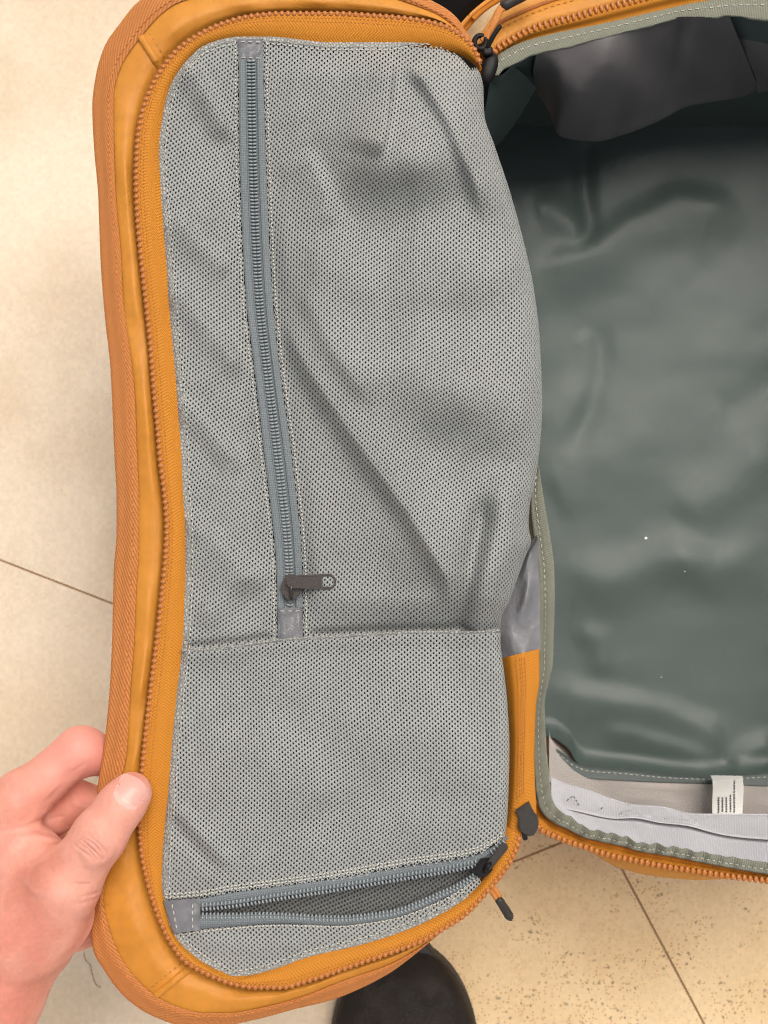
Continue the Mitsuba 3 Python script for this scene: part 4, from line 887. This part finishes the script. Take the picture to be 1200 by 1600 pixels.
# ------------------------------------------------------------------ the hand that holds the lid
def J(x, y, z, r): return (at(x, y, z), r * MM)
def chain(*js): return [(js[k][0], js[k + 1][0], js[k][1], js[k + 1][1]) for k in range(len(js) - 1)]
thumb = chain(J(40, 1452, .258, 20), J(98, 1388, .266, 15), J(157, 1304, .272, 11.3), J(190, 1258, .271, 9.6), J(207, 1237, .2695, 8.6))
palm = chain(J(-20, 1560, .248, 22), J(40, 1450, .252, 21), J(88, 1432, .256, 17)) + chain(J(-40, 1560, .240, 22), J(-45, 1420, .238, 20), J(-50, 1312, .238, 16)) + chain(J(-20, 1540, .235, 20), J(70, 1470, .236, 12)) \
    + chain(J(-45, 1420, .238, 20), J(30, 1400, .245, 18)) + chain(J(-20, 1560, .248, 22), J(-90, 1690, .262, 25), J(-260, 1980, .31, 32))
index = chain(J(-50, 1312, .240, 15), J(30, 1250, .243, 12.5), J(127, 1172, .240, 10.3), J(200, 1192, .222, 8.8), J(258, 1210, .2165, 7.6))
web = chain(J(-10, 1320, .244, 15), J(50, 1335, .247, 12), J(85, 1352, .254, 11))
middle = chain(J(-60, 1360, .228, 14), J(20, 1310, .222, 12), J(118, 1252, .2195, 9.9), J(195, 1266, .214, 8.9), J(255, 1280, .2135, 7.7))
ringf = chain(J(-60, 1410, .220, 14), J(20, 1370, .212, 11.5), J(122, 1330, .208, 9.6), J(195, 1345, .211, 8.6), J(250, 1356, .2125, 7.4))
pinky = chain(J(-50, 1460, .220, 13), J(30, 1462, .214, 10.5), J(116, 1456, .213, 8.6), J(180, 1440, .2135, 7.6), J(220, 1436, .214, 6.6))
step = 1.15 * MM
lo_, hi_ = at(-130, 1720, .19), at(285, 1100, .30)
lo_ = np.array([lo_[0] * 1.0, lo_[1] - .004, .188]); hi_ = np.array([hi_[0] + .004, hi_[1] + .004, .300])
dims = np.ceil((hi_ - lo_) / step).astype(int)
gxx, gyy, gzz = np.meshgrid(*[lo_[i] + step * np.arange(dims[i]) for i in range(3)], indexing='ij')
PP = np.stack([gxx, gyy, gzz], -1).reshape(-1, 3)
def group(bs, k):
    D = None
    for b in bs:
        d = bone_d(PP, *b); D = d if D is None else smin(D, d, k)
    return D
Dp = group(palm, .014)
Dh = smin(smin(Dp, group(thumb, .007), .008), group(web, .008), .008)
Dh = smin(Dh, group(index, .006), .0045)
for fg in (middle, ringf, pinky):
    Dh = smin(Dh, group(fg, .005), .003)
# flesh: fold lines of the web and the heel of the thumb, and a little unevenness
def groove(D, pts, w, dep):
    C = np.array([at(*p) for p in pts]); C = curve(C, 60)
    d, _ = cKDTree(C).query(PP, distance_upper_bound=w * 4)
    return D + dep * np.exp(-(np.minimum(d, 1) / w) ** 2)
Dh = groove(Dh, [(122, 1280, .262), (90, 1295, .262), (60, 1308, .262), (35, 1318, .260)], .0022, .0032)
Dh = groove(Dh, [(40, 1312, .262), (15, 1328, .262), (-5, 1330, .260)], .0016, .0014)
Dh = groove(Dh, [(70, 1255, .258), (95, 1228, .254), (118, 1212, .250)], .0020, .0008)
Dh = Dh + (meshkit.fbm(PP * 70, 2, 5) - .5) * .0014
V, F = surface_nets(Dh.reshape(dims), lo_, step)
hm = trimesh.Trimesh(V, F, process=False)
trimesh.smoothing.filter_taubin(hm, lamb=.5, nu=.52, iterations=6)
# the forearm beyond the edge of the grid
put('person', (hm.vertices, hm.faces), M_SKIN)
labels['person'] = {'label': 'bare left hand gripping the lid edge, thumb on the orange band', 'category': 'person'}
arm = tube(curve([tuple(at(-52, 1622, .2545)), tuple(at(-90, 1690, .262)), tuple(at(-260, 1980, .31)), tuple(at(-420, 2500, .40))], 40), np.linspace(.0232, .042, 40), 40)
put('person__forearm', arm, M_SKIN)
# thumb nail: a curved plate seated on the thumb's upper side, its root under the skin
root, tip = at(187, 1259, .2785), at(219, 1219, .2745)
ax = tip - root; L = np.linalg.norm(ax); ax /= L
upn = np.array([0.16, -0.05, 1.0]); upn -= ax * (upn @ ax); upn /= np.linalg.norm(upn); sdn = np.cross(ax, upn)
NU, NV = 26, 21
G = np.zeros((NU, NV, 3)); uvn = np.zeros((NU, NV, 2))
for i, u in enumerate(np.linspace(0, 1, NU)):
    wdt = 6.9 * MM * (0.80 + .28 * math.sin(math.pi * min(u * 1.15, 1) * .5)) * (1 if u < .86 else math.sqrt(max(1e-3, 1 - ((u - .86) / .145) ** 2)) * .45 + .55)
    wdt *= (1 if u > .12 else .62 + .38 * math.sqrt(u / .12))
    for j, v in enumerate(np.linspace(-1, 1, NV)):
        a = v * 0.92
        G[i, j] = root + ax * (u * L + (abs(v) ** 2) * (.9 * MM if u < .5 else -1.0 * MM)) + sdn * wdt * math.sin(a) / math.sin(.92) + upn * (wdt * 1.0 * (math.cos(a) - 1) * .75 + 0.35 * MM + 0.4 * MM * math.sin(math.pi * u) - 1.6 * MM * u * u * .6)
        uvn[i, j] = (u * L, v * .005)
# seat it: lift onto the skin surface
hv, vn = hm.vertices, hm.vertex_normals
top = (vn @ upn > .15) & (np.linalg.norm(hv - root, axis=1) < .03)
hv = hv[top]; B2 = np.stack([ax, sdn], 1)
dd, ii = cKDTree(hv @ B2).query(G.reshape(-1, 3) @ B2, k=6)
wgt = 1 / (dd + 1e-4); hgt = (wgt * (hv @ upn)[ii]).sum(1) / wgt.sum(1)
hgt = gaussian_filter(hgt.reshape(NU, NV), 1.0, mode='nearest')
vv_, uu_ = np.meshgrid(np.linspace(-1, 1, NV), np.linspace(0, 1, NU))
rise = .75 * MM * (1 - .5 * vv_ ** 4) * np.clip(uu_ * 5 - .1, -.3, 1) + .5 * MM * uu_ ** 3
G += upn * (hgt + rise - G @ upn)[..., None]
n_, m_ = G.shape[:2]
vv, ff, _ = grid_mesh(G)
put('person__thumb_nail', (vv, ff), M_NAIL, 'short pink thumb nail', uv=uvn.reshape(-1, 2))

# ------------------------------------------------------------------ shoe at the bottom
def shoe():
    cxp, top = at(628, 1466, 0)[:2]
    Ls = .285
    us = np.r_[np.linspace(0, .12, 18) ** 1.0, np.linspace(.135, 1, 60)]
    R, So = [], []
    for u in us:
        y = top - u * Ls
        w = .049 * (math.sqrt(max(0, 1 - (1 - min(u / .30, 1)) ** 2.3)) if u < .30 else 1 - .22 * math.sin(min((u - .3) / .35, 1) * math.pi / 2)) if u < .8 else .049 * .78 * math.sqrt(max(0.0, 1 - ((u - .8) / .2) ** 2.4))
        w = max(w, .0008)
        h = .030 + .030 * min(u / .45, 1) ** 1.3 + (.035 * min(max(u - .45, 0) / .25, 1))
        h *= math.sqrt(max(.02, 1 - (1 - min(u / .10, 1)) ** 2)) if u < .10 else 1
        xc = cxp + .006 * math.sin(u * 3.0) - .010 * u
        th = np.linspace(0, np.pi, 33)
        R.append(np.stack([xc + w * np.sign(np.cos(th)) * np.abs(np.cos(th)) ** .8, np.full(33, y), .014 + (h - .014) * np.sin(th) ** .72], 1))
        ws = w + .0012
        t2 = [(-1, .0), (-1, .012), (-.97, .015), (-.9, .0152), (.9, .0152), (.97, .015), (1, .012), (1, 0), (0, 0), (-1, 0)]
        So.append(np.array([[xc + a * ws, y + (.003 if u < .02 else 0), b] for a, b in t2]))
    R = np.array(R)
    # vamp crease and toe creases
    q = R * 1.0
    R[..., 2] += (meshkit.fbm(q * 55, 4, 9) - .5) * .010 * np.clip(R[..., 2] / .03, 0, 1)
    v, f, uv = grid_mesh(R)
    put('shoe', (v, f), M_LEATHER)
    v, f, uv = grid_mesh(np.array(So))
    put('shoe__sole', (v, f), M_SOLE, smooth=40)
    c = np.array([R[int(i), int(j)] for i, j in zip(np.r_[np.linspace(46, 34, 14), np.linspace(34, 46, 14)], np.linspace(1, 31, 28))]) + [0, 0, .0005]
    put('shoe__toe_seam', tube(curve(c, 60), .001, 6), M_SOLE)
shoe()
labels['shoe'] = {'label': 'round toed black leather shoe standing on the tiles below the lid', 'category': 'shoe'}
# a stray hair on the slab by the wrist
hp = curve([at(*p) for p in [(131, 1488, .0008), (134, 1500, .0012), (141, 1508, .001), (144, 1522, .0014), (150, 1538, .001), (158, 1543, .001)]], 50)
put('hair_strand', tube(hp, .00024, 6), M_HAIR)
labels['hair_strand'] = {'label': 'thin curled brown hair lying on the tile beside the wrist', 'category': 'hair'}
labels['floor'] = {'label': 'beige stone slab floor with narrow joints', 'kind': 'structure'}
